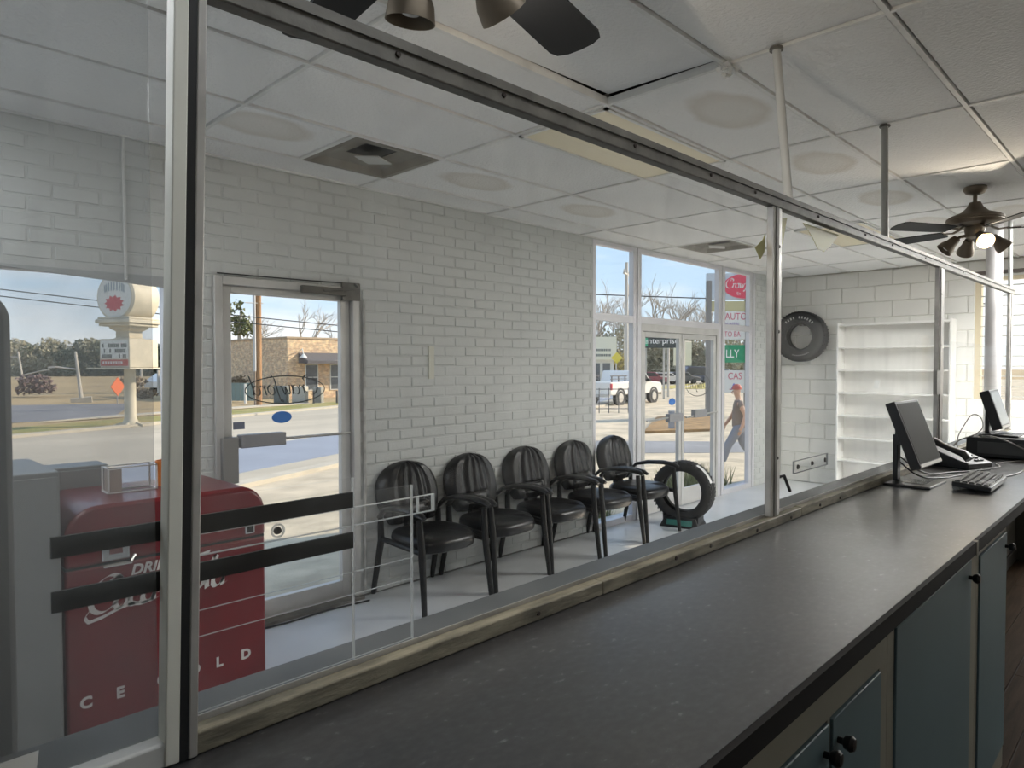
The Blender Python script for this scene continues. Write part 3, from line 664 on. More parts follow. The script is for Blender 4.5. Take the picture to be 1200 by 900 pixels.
# pass-through flap: acrylic sheet with clear strip, black bars, little brackets
pf = thing('pass_through_panel', 'clear acrylic pass-through panel with two black bars on the glass', 'panel', (0.40, 1.056, CT))
MB().box(-0.005, 0.268, 0.0, 0.004, 0.04, 0.37).build('acrylic_sheet', ACRYL, pf)
MB().box(0.2682, 0.270, -0.001, 0.005, 0.04, 0.37).build('sheet_edge', ACRYL_EDGE, pf)
MB().box(0.272, 0.402, 0.004, 0.008, 0.04, 0.34).build('acrylic_sheet', ACRYL, pf)
MB().box(0.4022, 0.4042, 0.003, 0.009, 0.04, 0.34).build('sheet_edge', ACRYL_EDGE, pf)
s = MB().box(-0.005, 0.458, 0.010, 0.014, 0.282, 0.313).build('acrylic_rail', ACRYL, pf)
MB().box(-0.005, 0.458, 0.009, 0.015, 0.3132, 0.3145).build('rail_edge', ACRYL_EDGE, s)
MB().box(-0.005, 0.458, 0.009, 0.015, 0.2805, 0.2818).build('rail_edge', ACRYL_EDGE, s)
MB().box(0.4582, 0.463, 0.009, 0.015, 0.2805, 0.3145).build('rail_edge', ACRYL_EDGE, s)
MB().box(0.422, 0.424, 0.009, 0.0155, 0.2818, 0.313).build('rail_edge', ACRYL_EDGE, s)
for x in (0.13, 0.443): MB().lathe([(0, 0.006), (0.005, 0.006), (0.007, 0), (0, 0)], 10, T(x, 0.0095, 0.298) @ RX(PI/2)).build('screw', mat('dark_screw', (0.05, 0.045, 0.04), 0.4, 0.5), s)
MB().lathe([(0.009, 0), (0.012, 0), (0.012, 0.003), (0.009, 0.003)], 16, T(0.13, 0.009, 0.298) @ RX(PI/2), closed=True).build('washer', ACRYL_EDGE, s)
for z0, z1 in ((0.318, 0.346), (0.246, 0.274)): MB().box(-0.19, 0.265, -0.006, -0.001, z0, z1).build('black_bar', BLACK_SOFT, pf)
for z in (0.045, 0.16, 0.20): MB().box(-0.005, 0.40, -0.001, 0.0, z, z+0.0015).build('thin_line', ACRYL_EDGE, pf)  # thin pale lines across the acrylic sheets
pb = thing('acrylic_bracket', 'small clear acrylic bracket with three screws on the far glass', 'bracket', (2.78, 1.054, 1.24))
MB().box(-0.17, 0.17, 0, 0.004, -0.022, 0.022).build('plate', ACRYL, pb)
for a in ((-0.172, 0.172, 0.022, 0.0245), (-0.172, 0.172, -0.0245, -0.022), (-0.174, -0.17, -0.0245, 0.0245), (0.17, 0.174, -0.0245, 0.0245)): MB().box(a[0], a[1], -0.001, 0.005, a[2], a[3]).build('plate_edge', mat('grey_edge', (0.25, 0.26, 0.26), 0.4), pb)
for x in (-0.14, 0.0, 0.14): MB().lathe([(0, 0.006), (0.007, 0.006), (0.010, 0), (0, 0)], 10, T(x, -0.001, 0) @ RX(PI/2)).build('screw', mat('dark_screw', (0.05, 0.045, 0.04), 0.4, 0.5), pb)
# yellow film scraps hanging from the rail
FILM = mat('yellow_film', (0.44, 0.42, 0.16), 0.5)
for nm, pl in (('yellow film scrap hanging left of the middle post under the rail', [(2.27, 2.035), (2.33, 2.07), (2.345, 2.09), (2.343, 2.03), (2.31, 2.0)]),
               ('yellow film scrap hanging just right of the middle post', [(2.43, 2.16), (2.53, 2.175), (2.50, 2.09), (2.46, 2.02), (2.43, 2.05)]),
               ('widest yellow film scrap under the rail, right of the middle post', [(2.68, 2.18), (3.06, 2.185), (2.96, 2.12), (2.90, 2.095), (2.83, 2.10), (2.77, 2.14)])):
    ob = MB().prism([(x-pl[0][0], z-pl[0][1]) for x, z in pl], -0.001, 0.001, RX(PI/2)).build('film_scrap', FILM, loc=(pl[0][0], 1.058, pl[0][1]))
    tag(ob, nm, 'film scrap', 'torn yellow film scraps')
tag(MB().prism([(-0.12, -0.05), (-0.03, -0.045), (0.0, 0.04), (-0.11, 0.05)], 0, 0.002).build('paper_sheet', WHITE, loc=(0.235, 1.22, 1.031), rot=(0, 0, 0.1)), 'white paper on the ledge below the dirty glass', 'paper')

# ================================================================= LOBBY FURNITURE
# leather guest chairs along the wall (front faces -Y)
def make_chair(label):
    t = thing('guest_chair', label, 'chair', (0, 0, 0), 0, 'black leather chairs along the brick wall')
    def cushion(nx, ny, fx, name, pleats=True):
        vs = []; fs = []
        for j in range(ny+1):
            for i in range(nx+1): vs.append(fx(i/nx, j/ny))
        for j in range(ny):
            for i in range(nx): fs.append((j*(nx+1)+i, j*(nx+1)+i+1, (j+1)*(nx+1)+i+1, (j+1)*(nx+1)+i))
        return vs, fs
    # seat: rounded slab built as stacked super-ellipse rings, front edge rolled
    def ring(z, sc, n=36, hx=0.265, hy=0.255, p=3.2):
        r = []
        for k in range(n):
            a = 2*PI*k/n; c, s = math.cos(a), math.sin(a)
            x = hx*sc*math.copysign(abs(c)**(2/p), c); y = hy*sc*math.copysign(abs(s)**(2/p), s)
            r.append((x, y-0.02, z - (0.018 if y < -0.15 else 0)))
        return r
    mb = MB(); n = 36
    rings = [ring(0.385, 0.90), ring(0.395, 0.97), ring(0.43, 1.0), ring(0.46, 0.98), ring(0.475, 0.92), ring(0.482, 0.7), ring(0.478, 0.35)]
    vs = [v for r in rings for v in r]; fs = []
    for i in range(len(rings)-1):
        for k in range(n): fs.append((i*n+k, i*n+(k+1) % n, (i+1)*n+(k+1) % n, (i+1)*n+k))
    fs.append(tuple(range(n-1, -1, -1))); fs.append(tuple((len(rings)-1)*n+k for k in range(n)))
    mb.add(vs, fs); mb.build('seat', LEATHER, t, smooth=True)
    # backrest: arched pad leaning back; pleated middle
    def bp(u, v, front):
        zz = 0.50+0.43*v
        if v < 0.45: hw = 0.20+0.075*math.sin(PI/2*v/0.45)
        else: hw = 0.275*max(0.0, 1-((v-0.45)/0.553)**2.4)**0.5
        x = (u*2-1)*hw
        y = 0.225+0.10*v - 0.05*(1-(x/0.3)**2)*0.6
        if front:
            y -= 0.045*min(1, (1-abs(u*2-1))*6)*min(1, v*8+0.2)*min(1, (1-v)*10+0.2)
            if abs(u*2-1) < 0.42 and v > 0.32: y -= 0.007*math.cos((u*2-1)*22)
            if abs(abs(u*2-1)-0.48) < 0.05: y += 0.012
            if abs(v-0.30) < 0.03 and abs(u*2-1) < 0.48: y += 0.014
            if abs(v-0.14) < 0.02 and abs(u*2-1) < 0.48: y += 0.008
        else: y += 0.025
        return (x, y, zz)
    mb = MB(); NU, NV = 32, 26
    a, f = cushion(NU, NV, lambda u, v: bp(u, v, True), ''); mb.add(a, f)
    a, f2 = cushion(NU, NV, lambda u, v: bp(u, v, False), ''); off = len(mb.v)
    mb.add(a, [tuple(reversed(q)) for q in f2])
    W = NU+1
    for j in range(NV):
        for e in (0, NU):
            mb.f.append((j*W+e, (j+1)*W+e, off+(j+1)*W+e, off+j*W+e))
    for i in range(NU):
        for j in (0, NV): mb.f.append((j*W+i, j*W+i+1, off+j*W+i+1, off+j*W+i))
    mb.build('backrest', LEATHER, t, smooth=True)
    sp = MB().box(-0.055, 0.055, 0.20, 0.25, 0.38, 0.56).build('back_bracket', LEGM, t)
    for s in (-1, 1):
        mb = MB(); mb.tube([(s*0.30, -0.30, 0.0), (s*0.285, -0.255, 0.40), (s*0.29, -0.235, 0.62)], [0.019, 0.026, 0.022], 10, flat=(1, 0.85)); mb.build('front_leg', LEGM, t, smooth=True)
        mb = MB(); mb.tube([(s*0.27, 0.33, 0.0), (s*0.26, 0.24, 0.40), (s*0.262, 0.245, 0.55)], [0.018, 0.025, 0.02], 10); mb.build('rear_leg', LEGM, t, smooth=True)
        mb = MB(); mb.tube([(s*0.292, -0.29, 0.632), (s*0.294, -0.25, 0.650), (s*0.294, -0.12, 0.665), (s*0.29, 0.05, 0.655), (s*0.275, 0.18, 0.625), (s*0.262, 0.25, 0.56)], [0.016, 0.027, 0.030, 0.028, 0.022, 0.02], 12, flat=(0.75, 1.25), up=(0, 0, 1)); mb.build('arm', LEATHER, t, smooth=True)
        mb = MB(); mb.tube([(s*0.283, -0.25, 0.40), (s*0.262, 0.24, 0.41)], 0.020, 8); mb.build('side_rail', LEGM, t)
    return t
CH = ['black leather guest chair nearest the glass door', 'second black leather guest chair from the glass door', 'middle one of the five black leather guest chairs',
      'black leather guest chair just before the end of the brick wall', 'black leather guest chair in front of the window, beside the standing tyre']
cpos = [(3.04, 3.79, 0.0), (3.67, 3.79, 0.03), (4.31, 3.79, -0.02), (4.98, 3.79, 0.02), (5.62, 3.80, 0.04)]
ch0 = make_chair(CH[0]); ch0.location = (cpos[0][0], cpos[0][1], 0)
for i in range(1, 5): dup(ch0, (cpos[i][0], cpos[i][1], 0), cpos[i][2], CH[i])

# tyres
def tyre_profile(R, r, w):
    h = w/2
    return [(r, -h*0.72), (r+0.01, -h*0.86), (r+(R-r)*0.5, -h), (R-0.03, -h*0.94), (R-0.008, -h*0.78), (R, -h*0.6), (R-0.009, -h*0.57), (R-0.009, -h*0.5), (R+0.002, -h*0.47), (R+0.003, -h*0.2), (R-0.008, -h*0.17), (R-0.008, -h*0.1), (R+0.003, -h*0.07), (R+0.003, h*0.07),
            (R-0.008, h*0.1), (R-0.008, h*0.17), (R+0.003, h*0.2), (R+0.002, h*0.47), (R-0.009, h*0.5), (R-0.009, h*0.57), (R, h*0.6), (R-0.008, h*0.78), (R-0.03, h*0.94), (r+(R-r)*0.5, h), (r+0.01, h*0.86), (r, h*0.72), (r+0.012, h*0.5), (R-0.03, h*0.6), (R-0.025, 0), (R-0.03, -h*0.6), (r+0.012, -h*0.5)]
def tyre(name, label, R, r, w, loc, rotz):
    t = thing(name, label, 'tyre', loc, rotz)
    MB().lathe(tyre_profile(R, r, w), 56, RY(PI/2), closed=True).build('carcass', RUBBER, t, smooth=True)
    mb = MB()
    for k in range(48):
        a = 2*PI*k/48
        for s in (-1, 1): mb.cbox((0, 0, 0), (w*0.16, 0.012, 0.008), RX(a) @ T(s*w*0.40, 0, R-0.004) @ RZ(0.4*s))
    mb.build('tread_blocks', RUBBER, t)['kind'] = 'stuff'
    return t
t1 = tyre('tyre', 'black tyre standing on a display stand by the front doors', 0.305, 0.205, 0.20, (6.18, 3.62, 0.355), 0.22)
mb = MB(); vs = []; fs = []
for i in range(7):
    a = math.radians(28+i*7)
    for s in (-0.035, 0.035): vs.append((s-0.03, -math.sin(a)*0.311, math.cos(a)*0.311))
for i in range(6): fs.append((2*i, 2*i+1, 2*i+3, 2*i+2))
mb.add(vs, fs); lab(mb.build('tread_label', mat('white_label', (0.75, 0.75, 0.74), 0.5), t1, fix=False), 'white paper label stuck on the tread')
st = thing('tyre_stand', 'low black display stand with teal label under the standing tyre', 'stand', (6.18, 3.62, 0), 0.22)
mb = MB(); mb.add([(-0.15, -0.2, 0), (0.15, -0.2, 0), (0.15, 0.2, 0), (-0.15, 0.2, 0), (-0.11, -0.16, 0.1), (0.11, -0.16, 0.1), (0.11, 0.16, 0.1), (-0.11, 0.16, 0.1)], [(0, 1, 2, 3), (4, 5, 6, 7), (0, 1, 5, 4), (1, 2, 6, 5), (2, 3, 7, 6), (3, 0, 4, 7)])
for y in (-0.17, 0.17): mb.box(-0.1, 0.1, y-0.012, y+0.012, 0.05, 0.125)
mb.build('base', BLACK, st, bevel=0.004)
mb = MB(); mb.cbox((0, 0, 0), (0.002, 0.26, 0.055), T(-0.1325, 0, 0.05) @ RY(0.38)); lab(mb.build('label_plate', mat('teal_label', (0.06, 0.24, 0.20), 0.5), st), 'teal label plate')
t2 = tyre('wall_tyre', 'black tyre hung on the white block end wall', 0.345, 0.175, 0.21, (9.58, 3.79, 2.03), 0.0)
LET = mat('raised_letter', (0.5, 0.5, 0.48), 0.6)
mb = MB()
for k in range(11):
    if k == 4: continue
    a = math.radians(-40+k*8.5); mb.cbox((0, 0, 0), (0.004, 0.018, 0.032), RX(a) @ T(-0.103, 0, 0.262))
for k in range(9):
    a = math.radians(148+k*6); mb.cbox((0, 0, 0), (0.004, 0.012, 0.014), RX(a) @ T(-0.103, 0, 0.262))
lab(stuff(mb.build('sidewall_marks', LET, t2)), 'worn white marks on the sidewall')
MB().box(0.0, 0.115, -0.03, 0.03, 0.15, 0.185).build('wall_hook', ALU_DARK, t2)

# white shelf unit against the end wall
sh = thing('shelf_unit', 'tall white shelf unit with empty shelves against the end wall', 'shelf', (9.58, 2.62, 0))
SW = mat('white_shelf', (0.82, 0.81, 0.78), 0.45)
for y in (-0.65, 0.63): MB().box(-0.14, 0.11, y, y+0.02, 0, 2.19).build('side_panel', SW, sh)
MB().box(0.10, 0.112, -0.63, 0.63, 0, 2.19).build('back_panel', SW, sh)
for i in range(8):
    z = 2.17-i*0.297
    MB().box(-0.135, 0.10, -0.63, 0.63, z-0.02, z).build('shelf', SW, sh, bevel=0.002)
tag(MB().cbox((0, 0, 0), (0.004, 0.06, 0.11), RX(0.25)).build('paper_tag', WHITE, loc=(9.4425, 2.78, 1.39)), 'small white paper tag stuck to a shelf edge', 'tag')

# red drinks cooler
CKX0, CKX1, CKY0, CKY1 = 0.706, 1.575, 3.30, 3.86
RED = mat('cooler_red', (0.17, 0.009, 0.013), 0.32, var=0.25, vscale=4, coat=0.2)
CWH = mat('cooler_white', (0.62, 0.60, 0.58), 0.45)
CHROME = mat('chrome', (0.6, 0.6, 0.6), 0.2, 1.0)
ck = thing('drinks_cooler', 'red vintage drinks cooler with white script between window and glass door', 'cooler', ((CKX0+CKX1)/2, CKY0, 0))
hw = (CKX1-CKX0)/2; dp = CKY1-CKY0
def roundtop(z0, z1, r, h):
    p = [(-h, z0), (h, z0)]
    for k in range(9): a = PI/2*k/8; p.append((h-r+r*math.cos(a), z1-r+r*math.sin(a)))
    for k in range(9): a = PI/2+PI/2*k/8; p.append((-h+r+r*math.cos(a), z1-r+r*math.sin(a)))
    return p
MB().prism([(-hw, 0.06), (hw, 0.06), (hw, 0.775), (-hw, 0.775)], -dp, 0, RX(PI/2)).build('body', RED, ck, bevel=0.012)
MB().prism(roundtop(0.782, 1.035, 0.13, hw), -dp-0.005, 0.006, RX(PI/2)).build('lid', RED, ck, bevel=0.015)
MB().box(-hw+0.02, hw-0.02, 0.025, dp-0.02, 0, 0.06).build('kick_base', BLACK, ck)
MB().box(-hw+0.004, hw-0.004, 0.004, dp, 0.772, 0.785).build('lid_seal', BLACK, ck)
bo = MB().box(0.325, 0.375, -0.02, -0.004, 0.80, 0.88).build('bottle_opener', CHROME, ck, bevel=0.006)
MB().box(0.335, 0.365, -0.024, -0.0201, 0.81, 0.875).build('opener_mouth', BLACK, bo)
lt = MB().box(-0.30, -0.19, -0.016, 0.0, 0.79, 0.90).build('lock_plate', CHROME, ck, bevel=0.006)
MB().box(-0.27, -0.22, -0.02, -0.0161, 0.82, 0.87).build('lock_face', mat('lock_grey', (0.2, 0.1, 0.1), 0.5), lt)
MB().tube([(-0.30, -0.03, 0.775), (-0.19, -0.03, 0.775), (-0.17, -0.01, 0.80)], 0.008, 8).build('handle', CHROME, ck)
o0 = (CKX0+CKX1)/2
text('drink_lettering', 'DRINK', 0.062, CWH, ck, T(0.955-o0, -0.002, 0.728) @ FACE_MY, extrude=0.001, align='LEFT', shear=0.25, sx=1.05, bold=0.0018)
swash = [([(0.3, 0.35), (0.05, -0.15), (0.35, -0.45), (1.1, -0.32), (2.0, 0.0), (2.7, 0.12), (3.2, -0.02), (4.0, 0.1)], (0.05, 0.20)), ([(4.1, 1.9), (5.0, 2.35), (6.1, 2.2), (7.0, 2.35)], (0.04, 0.16))]
script('script_lettering', 'Coca-Cola', 0.074, CWH, ck, T(0.775-o0, -0.0015, 0.575) @ FACE_MY, nib=(0.26, 0.14), slant=0.3, extra=swash, sx=0.92)
for c, x in (('C', 0.776), ('E', 0.907), ('C', 1.079), ('O', 1.222), ('L', 1.338), ('D', 1.469)):
    text('cold_lettering', c, 0.066, CWH, ck, T(x-o0, -0.002, 0.20) @ FACE_MY, extrude=0.0012, bold=0.0025)
# things on the cooler
bx = thing('clear_box', 'small clear plastic box with white edges on the cooler lid', 'box', (1.03, 3.60, 1.036))
for a in ((-0.09, 0.12, -0.05, -0.047), (-0.09, 0.12, 0.047, 0.05)): MB().box(a[0], a[1], a[2], a[3], 0, 0.12).build('side', ACRYL, bx)
mb = MB()
for z in (0.0, 0.115):
    mb.box(-0.09, 0.12, -0.053, -0.047, z, z+0.006); mb.box(-0.09, 0.12, 0.047, 0.053, z, z+0.006); mb.box(-0.093, -0.085, -0.053, 0.053, z, z+0.006); mb.box(0.115, 0.123, -0.053, 0.053, z, z+0.006)
for x in (-0.092, 0.116): 
    for y in (-0.053, 0.046): mb.box(x, x+0.007, y, y+0.007, 0, 0.121)
mb.build('white_edges', WHITE, bx)
MB().box(-0.083, -0.03, -0.04, 0.04, 0.004, 0.11).build('inner_block', mat('tan_block', (0.45, 0.38, 0.33), 0.6), bx)
tag(MB().lathe([(0.0, 0), (0.045, 0), (0.058, 0.125), (0.054, 0.125), (0.042, 0.01), (0, 0.01)], 20).build('orange_cup', mat('orange_plastic', (0.62, 0.20, 0.04), 0.45), loc=(1.225, 3.62, 1.036), smooth=True), 'orange plastic cup on the cooler lid next to the clear box', 'cup')
# grey cabinet behind the cooler and grey dispenser close to the glass
gc = thing('metal_cabinet', 'plain grey metal cabinet standing behind the red cooler', 'cabinet', (0.76, 3.98, 0))
GREYM = mat('grey_metal', (0.25, 0.255, 0.25), 0.5, 0.1, var=0.1, vscale=2)
MB().box(-0.55, 0.27, -0.10, 0.09, 0.03, 1.135).build('carcass', GREYM, gc, bevel=0.006)
for a, b in ((-0.54, -0.145), (-0.135, 0.26)): 
    dd = MB().box(a, b, -0.112, -0.10, 0.06, 1.12).build('door', GREYM, gc, bevel=0.003)
    MB().box((a+b)/2-0.03, (a+b)/2+0.03, -0.122, -0.1121, 0.9, 0.915).build('handle', ALU, dd)
g2 = thing('metal_cabinet', 'narrow grey metal cabinet tight against the left side of the red cooler', 'cabinet', (0.44, 3.56, 0))
MB().box(-0.30, 0.252, -0.28, 0.29, 0.03, 1.20).build('carcass', GREYM, g2, bevel=0.006)
dd = MB().box(-0.29, 0.242, -0.292, -0.28, 0.06, 1.18).build('door', GREYM, g2, bevel=0.003); MB().box(-0.27, -0.255, -0.305, -0.2921, 0.6, 0.75).build('handle', ALU, dd)
gd = thing('dispenser_cabinet', 'tall grey rounded cabinet standing at the far left behind the dirty glass', 'cabinet', (-0.105, 1.62, 0))
pr = roundtop(0.0, 1.755, 0.05, 0.33)
MB().prism(pr, -0.25, 0.25, RX(PI/2)).build('carcass', mat('dark_grey_casing', (0.13, 0.13, 0.13), 0.5), gd, bevel=0.01)
MB().box(-0.26, 0.26, -0.262, -0.25, 0.15, 1.0).build('door', GREYM, gd, bevel=0.004)
MB().box(-0.26, 0.26, -0.262, -0.25, 1.05, 1.62).build('front_panel', mat('dark_grey_panel', (0.10, 0.10, 0.105), 0.4), gd, bevel=0.004)

# ================================================================= CEILING FANS
BRONZE = mat('brushed_bronze', (0.20, 0.165, 0.125), 0.48, 0.7, var=0.2, vscale=6)
BLADE = mat('dark_blade', (0.007, 0.008, 0.010), 0.55, spec=0.2)
INNER = mat('shade_inside', (0.03, 0.028, 0.025), 0.6)
BULB_ON = mat('lit_bulb', (1, 0.9, 0.75), 0.5, emis=(1.0, 0.72, 0.38), estr=16)
BULB_OFF = mat('unlit_bulb', (0.5, 0.5, 0.48), 0.3)
def fan(label, loc, blades, lamps, R=0.67, pitch=0.16, drop=0.0):
    t = thing('ceiling_fan', label, 'ceiling fan', loc, 0, 'ceiling fans with four lamps'); DZ = T(0, 0, -drop)
    MB().lathe([(0.0, 0), (0.07, 0), (0.072, -0.02), (0.055, -0.045), (0.025, -0.055), (0.0, -0.055)], 28).build('canopy', BRONZE, t, smooth=True)
    MB().tube([(0, 0, -0.05), (0, 0, -0.13-drop)], 0.014, 12).build('downrod', BRONZE, t, smooth=True)
    MB().lathe([(0.0, -0.105), (0.035, -0.107), (0.05, -0.14), (0.085, -0.175), (0.15, -0.20), (0.172, -0.215), (0.176, -0.228), (0.170, -0.232), (0.172, -0.24), (0.16, -0.26), (0.12, -0.272), (0.06, -0.276), (0.0, -0.276)], 40, DZ).build('motor_housing', BRONZE, t, smooth=True)
    MB().lathe([(0.0, -0.27), (0.06, -0.272), (0.062, -0.30), (0.055, -0.345), (0.05, -0.35), (0.0, -0.352)], 28, DZ).build('switch_housing', BRONZE, t, smooth=True)
    for a in blades:
        M = DZ @ RZ(math.radians(a)) @ T(0, 0, -0.30) @ RX(pitch)
        pl = [(0.20, -0.055), (0.30, -0.068), (R-0.05, -0.077), (R-0.02, -0.068), (R-0.004, -0.04), (R, 0.0), (R-0.004, 0.04), (R-0.02, 0.068), (R-0.05, 0.077), (0.30, 0.068), (0.20, 0.055)]
        b = MB().prism(pl, -0.003, 0.003, M).build('blade', BLADE, t)
        mb = MB(); mb.tube([M @ Vector((0.09, 0, 0.022)), M @ Vector((0.14, 0, 0.0)), M @ Vector((0.20, 0.0, 0.006))], 0.012, 6, flat=(0.5, 1.6)); mb.box(0.19, 0.26, -0.045, 0.045, 0.0031, 0.007, M)
        mb.build('blade_bracket', BRONZE, b)
    for a, on, tilt in lamps:
        M = DZ @ RZ(math.radians(a)) @ T(0.055, 0, -0.335)
        arm = MB().tube([M @ Vector((-0.02, 0, 0)), M @ Vector((0.03, 0, -0.006)), M @ Vector((0.055, 0, -0.02))], 0.011, 10).build('lamp_arm', BRONZE, t, smooth=True)
        S = M @ T(0.05, 0, -0.012) @ RY(PI/2+tilt)     # local +Z points out and down
        MB().lathe([(0.012, 0.0), (0.026, 0.004), (0.032, 0.03), (0.036, 0.055), (0.05, 0.085), (0.055, 0.12), (0.053, 0.12), (0.048, 0.087), (0.033, 0.055), (0.028, 0.03), (0.012, 0.006)], 28, S, closed=True).build('lamp_shade', BRONZE, arm, smooth=True)
        prof = [(0.0, 0.02), (0.012, 0.022), (0.014, 0.04), (0.028, 0.075), (0.028, 0.09), (0.018, 0.105), (0.0, 0.110)]
        MB().lathe(prof, 16, S).build('bulb', BULB_ON if on else BULB_OFF, arm, smooth=True)
        if on:
            ld = bpy.data.lights.new('bulb_light', 'POINT'); ld.energy = 7; ld.color = (1.0, 0.85, 0.65); ld.shadow_soft_size = 0.008
            lo = bpy.data.objects.new('bulb_light', ld); C.objects.link(lo); lo.parent = arm; lo.location = S @ Vector((0, 0, 0.119))
    return t
fan('ceiling fan with dark blades overhead, cut by the top of the view', (0.90, 1.09, HZ), [14, 84, 156, 228, 300], [(2, True, 0.75), (80, False, 1.38), (170, False, 0.8), (260, False, 0.8)], R=0.685, pitch=-0.16, drop=0.03)
fan('ceiling fan hanging at the far right above the far end of the counter', (5.70, 1.06, HZ), [4+72*k for k in range(5)], [(118, False, 0.8), (208, True, 0.55), (298, False, 0.8), (28, False, 0.8)], R=0.66)

# ================================================================= DESK THINGS
SCREEN = mat('screen_glass', (0.028, 0.027, 0.023), 0.6, spec=0.08)
def monitor(name, label, loc, rotz, w, h, tilt, zc, stand_dx, base=True, screenm=SCREEN, thick=0.045):
    t = thing(name, label, 'monitor', loc, rotz, 'desk monitors')
    M = T(0, 0.04, zc) @ RX(-tilt)
    MB().add(*(lambda b: (b.v, b.f))(MB().box(-w/2, w/2, -0.012, thick-0.012, -h/2, h/2, M))).build('casing', BLACK, t, bevel=0.004)
    MB().box(-w/2+0.014, w/2-0.014, -0.0135, -0.0122, -h/2+0.022, h/2-0.014, M).build('screen', screenm, t)
    MB().box(-w/2+0.01, w/2-0.01, -0.0145, -0.0122, -h/2+0.004, -h/2+0.018, M).build('silver_strip', ALU, t)
    if base:
        MB().cbox((0, 0, 0), (0.05, 0.022, zc-0.012), T(stand_dx, 0.09, (zc)/2+0.006)).build('stand_column', BLACK, t, bevel=0.003)
        MB().box(stand_dx-0.03, stand_dx+0.03, 0.05, 0.09, zc-0.05, zc+0.03).build('hinge', BLACK, t)
        bs = MB().box(stand_dx-0.14, stand_dx+0.14, -0.09, 0.11, 0, 0.012).build('base_plate', BLACK, t, bevel=0.004)
        MB().box(stand_dx-0.07, stand_dx+0.07, -0.05, 0.05, 0.012, 0.0135).build('base_recess', mat('satin_black', (0.03, 0.03, 0.03), 0.25), bs)
    return t
monitor('monitor', 'black monitor tilted far back on a square base at the middle of the counter', (3.82, 0.90, CT), -0.02, 0.37, 0.335, 0.36, 0.235, -0.13)
box = thing('cash_drawer', 'black cash drawer box under the far monitor', 'cash drawer', (5.29, 0.74, CT), 0.0)
MB().box(-0.27, 0.33, -0.2, 0.22, 0.008, 0.125).build('casing', BLACK, box, bevel=0.004)
MB().box(-0.25, 0.31, -0.206, -0.2, 0.03, 0.115).build('drawer_front', mat('satin_black', (0.03, 0.03, 0.03), 0.25), box, bevel=0.002)
MB().box(-0.276, -0.27, -0.12, 0.16, 0.03, 0.10).build('side_plate', mat('grey_side', (0.07, 0.07, 0.07), 0.5), box)
for x in (-0.22, 0.28):
    for y in (-0.15, 0.17): MB().box(x-0.02, x+0.02, y-0.02, y+0.02, 0, 0.008).build('foot', BLACK, box)
tag(MB().box(-0.19, 0.3, -0.2, 0.09, 0, 0.003).build('paper_stack', mat('bright_paper', (0.78, 0.78, 0.77), 0.5), loc=(5.36, 0.74, CT+0.1255)), 'white paper lying on top of the black cash drawer', 'paper')
monitor('monitor', 'smaller monitor with pale reflection on its screen, standing on the black cash drawer', (5.28, 0.80, CT+0.127), 0.0, 0.30, 0.25, 0.30, 0.165, -0.02, screenm=mat('screen_reflection', (0.30, 0.30, 0.28), 0.15), thick=0.055)  # pale reflection on the screen put into its base colour
# keyboard
kb = thing('keyboard', 'black keyboard with pale worn keys propped on the counter edge side', 'keyboard', (3.82, 0.675, CT+0.004), 0.02)
MB().box(-0.21, 0.21, -0.075, 0.075, 0.012, 0.034, RX(0.09)).build('case', BLACK, kb, bevel=0.004)
KEY = mat('dark_key', (0.045, 0.045, 0.045), 0.45); KEYW = mat('glossy_key', (0.3, 0.3, 0.3), 0.3)
kmesh = {}
for r in range(5):
    n = 14 if r else 12
    for c in range(n):
        m = KEYW if (r <= 1 and 1 < c < 5) else KEY
        if m.name not in kmesh:
            me = MB().add([(-.012, -.011, 0), (.012, -.011, 0), (.012, .011, 0), (-.012, .011, 0), (-.009, -.008, .008), (.009, -.008, .008), (.009, .008, .008), (-.009, .008, .008)], [(4, 5, 6, 7), (0, 1, 5, 4), (1, 2, 6, 5), (2, 3, 7, 6), (3, 0, 4, 7)]).mesh('key'); me.materials.append(m); kmesh[m.name] = me
        k = bpy.data.objects.new('key', kmesh[m.name]); C.objects.link(k); k.parent = kb
        y = -0.056+r*0.027; k.location = (-0.19+c*0.38/(n-1), y*math.cos(.09), 0.034+y*math.sin(.09)+0.0005); k.rotation_euler = (0.09, 0, 0)
for x in (-0.17, 0.17): MB().tube([(x-0.02, 0.06, 0.012), (x+0.02, 0.06, 0.012)], 0.016, 10).build('foot', mat('grey_foot', (0.25, 0.25, 0.24), 0.5), kb)
# telephone
ph = thing('desk_phone', 'black desk telephone with handset behind the tilted monitor', 'telephone', (4.52, 0.90, CT), -0.35)
mb = MB(); mb.add([(-0.11, -0.12, 0), (0.11, -0.12, 0), (0.11, 0.12, 0), (-0.11, 0.12, 0), (-0.11, -0.12, 0.03), (0.11, -0.12, 0.03), (0.11, 0.12, 0.11), (-0.11, 0.12, 0.11)], [(3, 2, 1, 0), (4, 5, 6, 7), (0, 1, 5, 4), (1, 2, 6, 5), (2, 3, 7, 6), (3, 0, 4, 7)])
mb.build('base', BLACK, ph, bevel=0.006)
MB().tube([(-0.085, -0.11, 0.055), (-0.085, -0.08, 0.085), (-0.085, 0.0, 0.105), (-0.085, 0.09, 0.14), (-0.085, 0.12, 0.13)], [0.024, 0.026, 0.018, 0.026, 0.022], 12, flat=(0.8, 1.1)).build('handset', BLACK, ph, smooth=True)
MB().box(0.0, 0.1, 0.06, 0.105, 0.0, 0.004, T(0, 0, 0.04) @ RX(0.32) ).build('display', mat('grey_display', (0.2, 0.21, 0.2), 0.3), ph)
for r in range(4):
    for c in range(3):
        b = MB().cbox((0, 0, 0), (0.016, 0.014, 0.008)).build('button', mat('grey_button', (0.16, 0.16, 0.16), 0.5), ph, loc=(0.01+c*0.025, -0.09+r*0.03, 0.044+r*0.01), rot=(0.32, 0, 0))
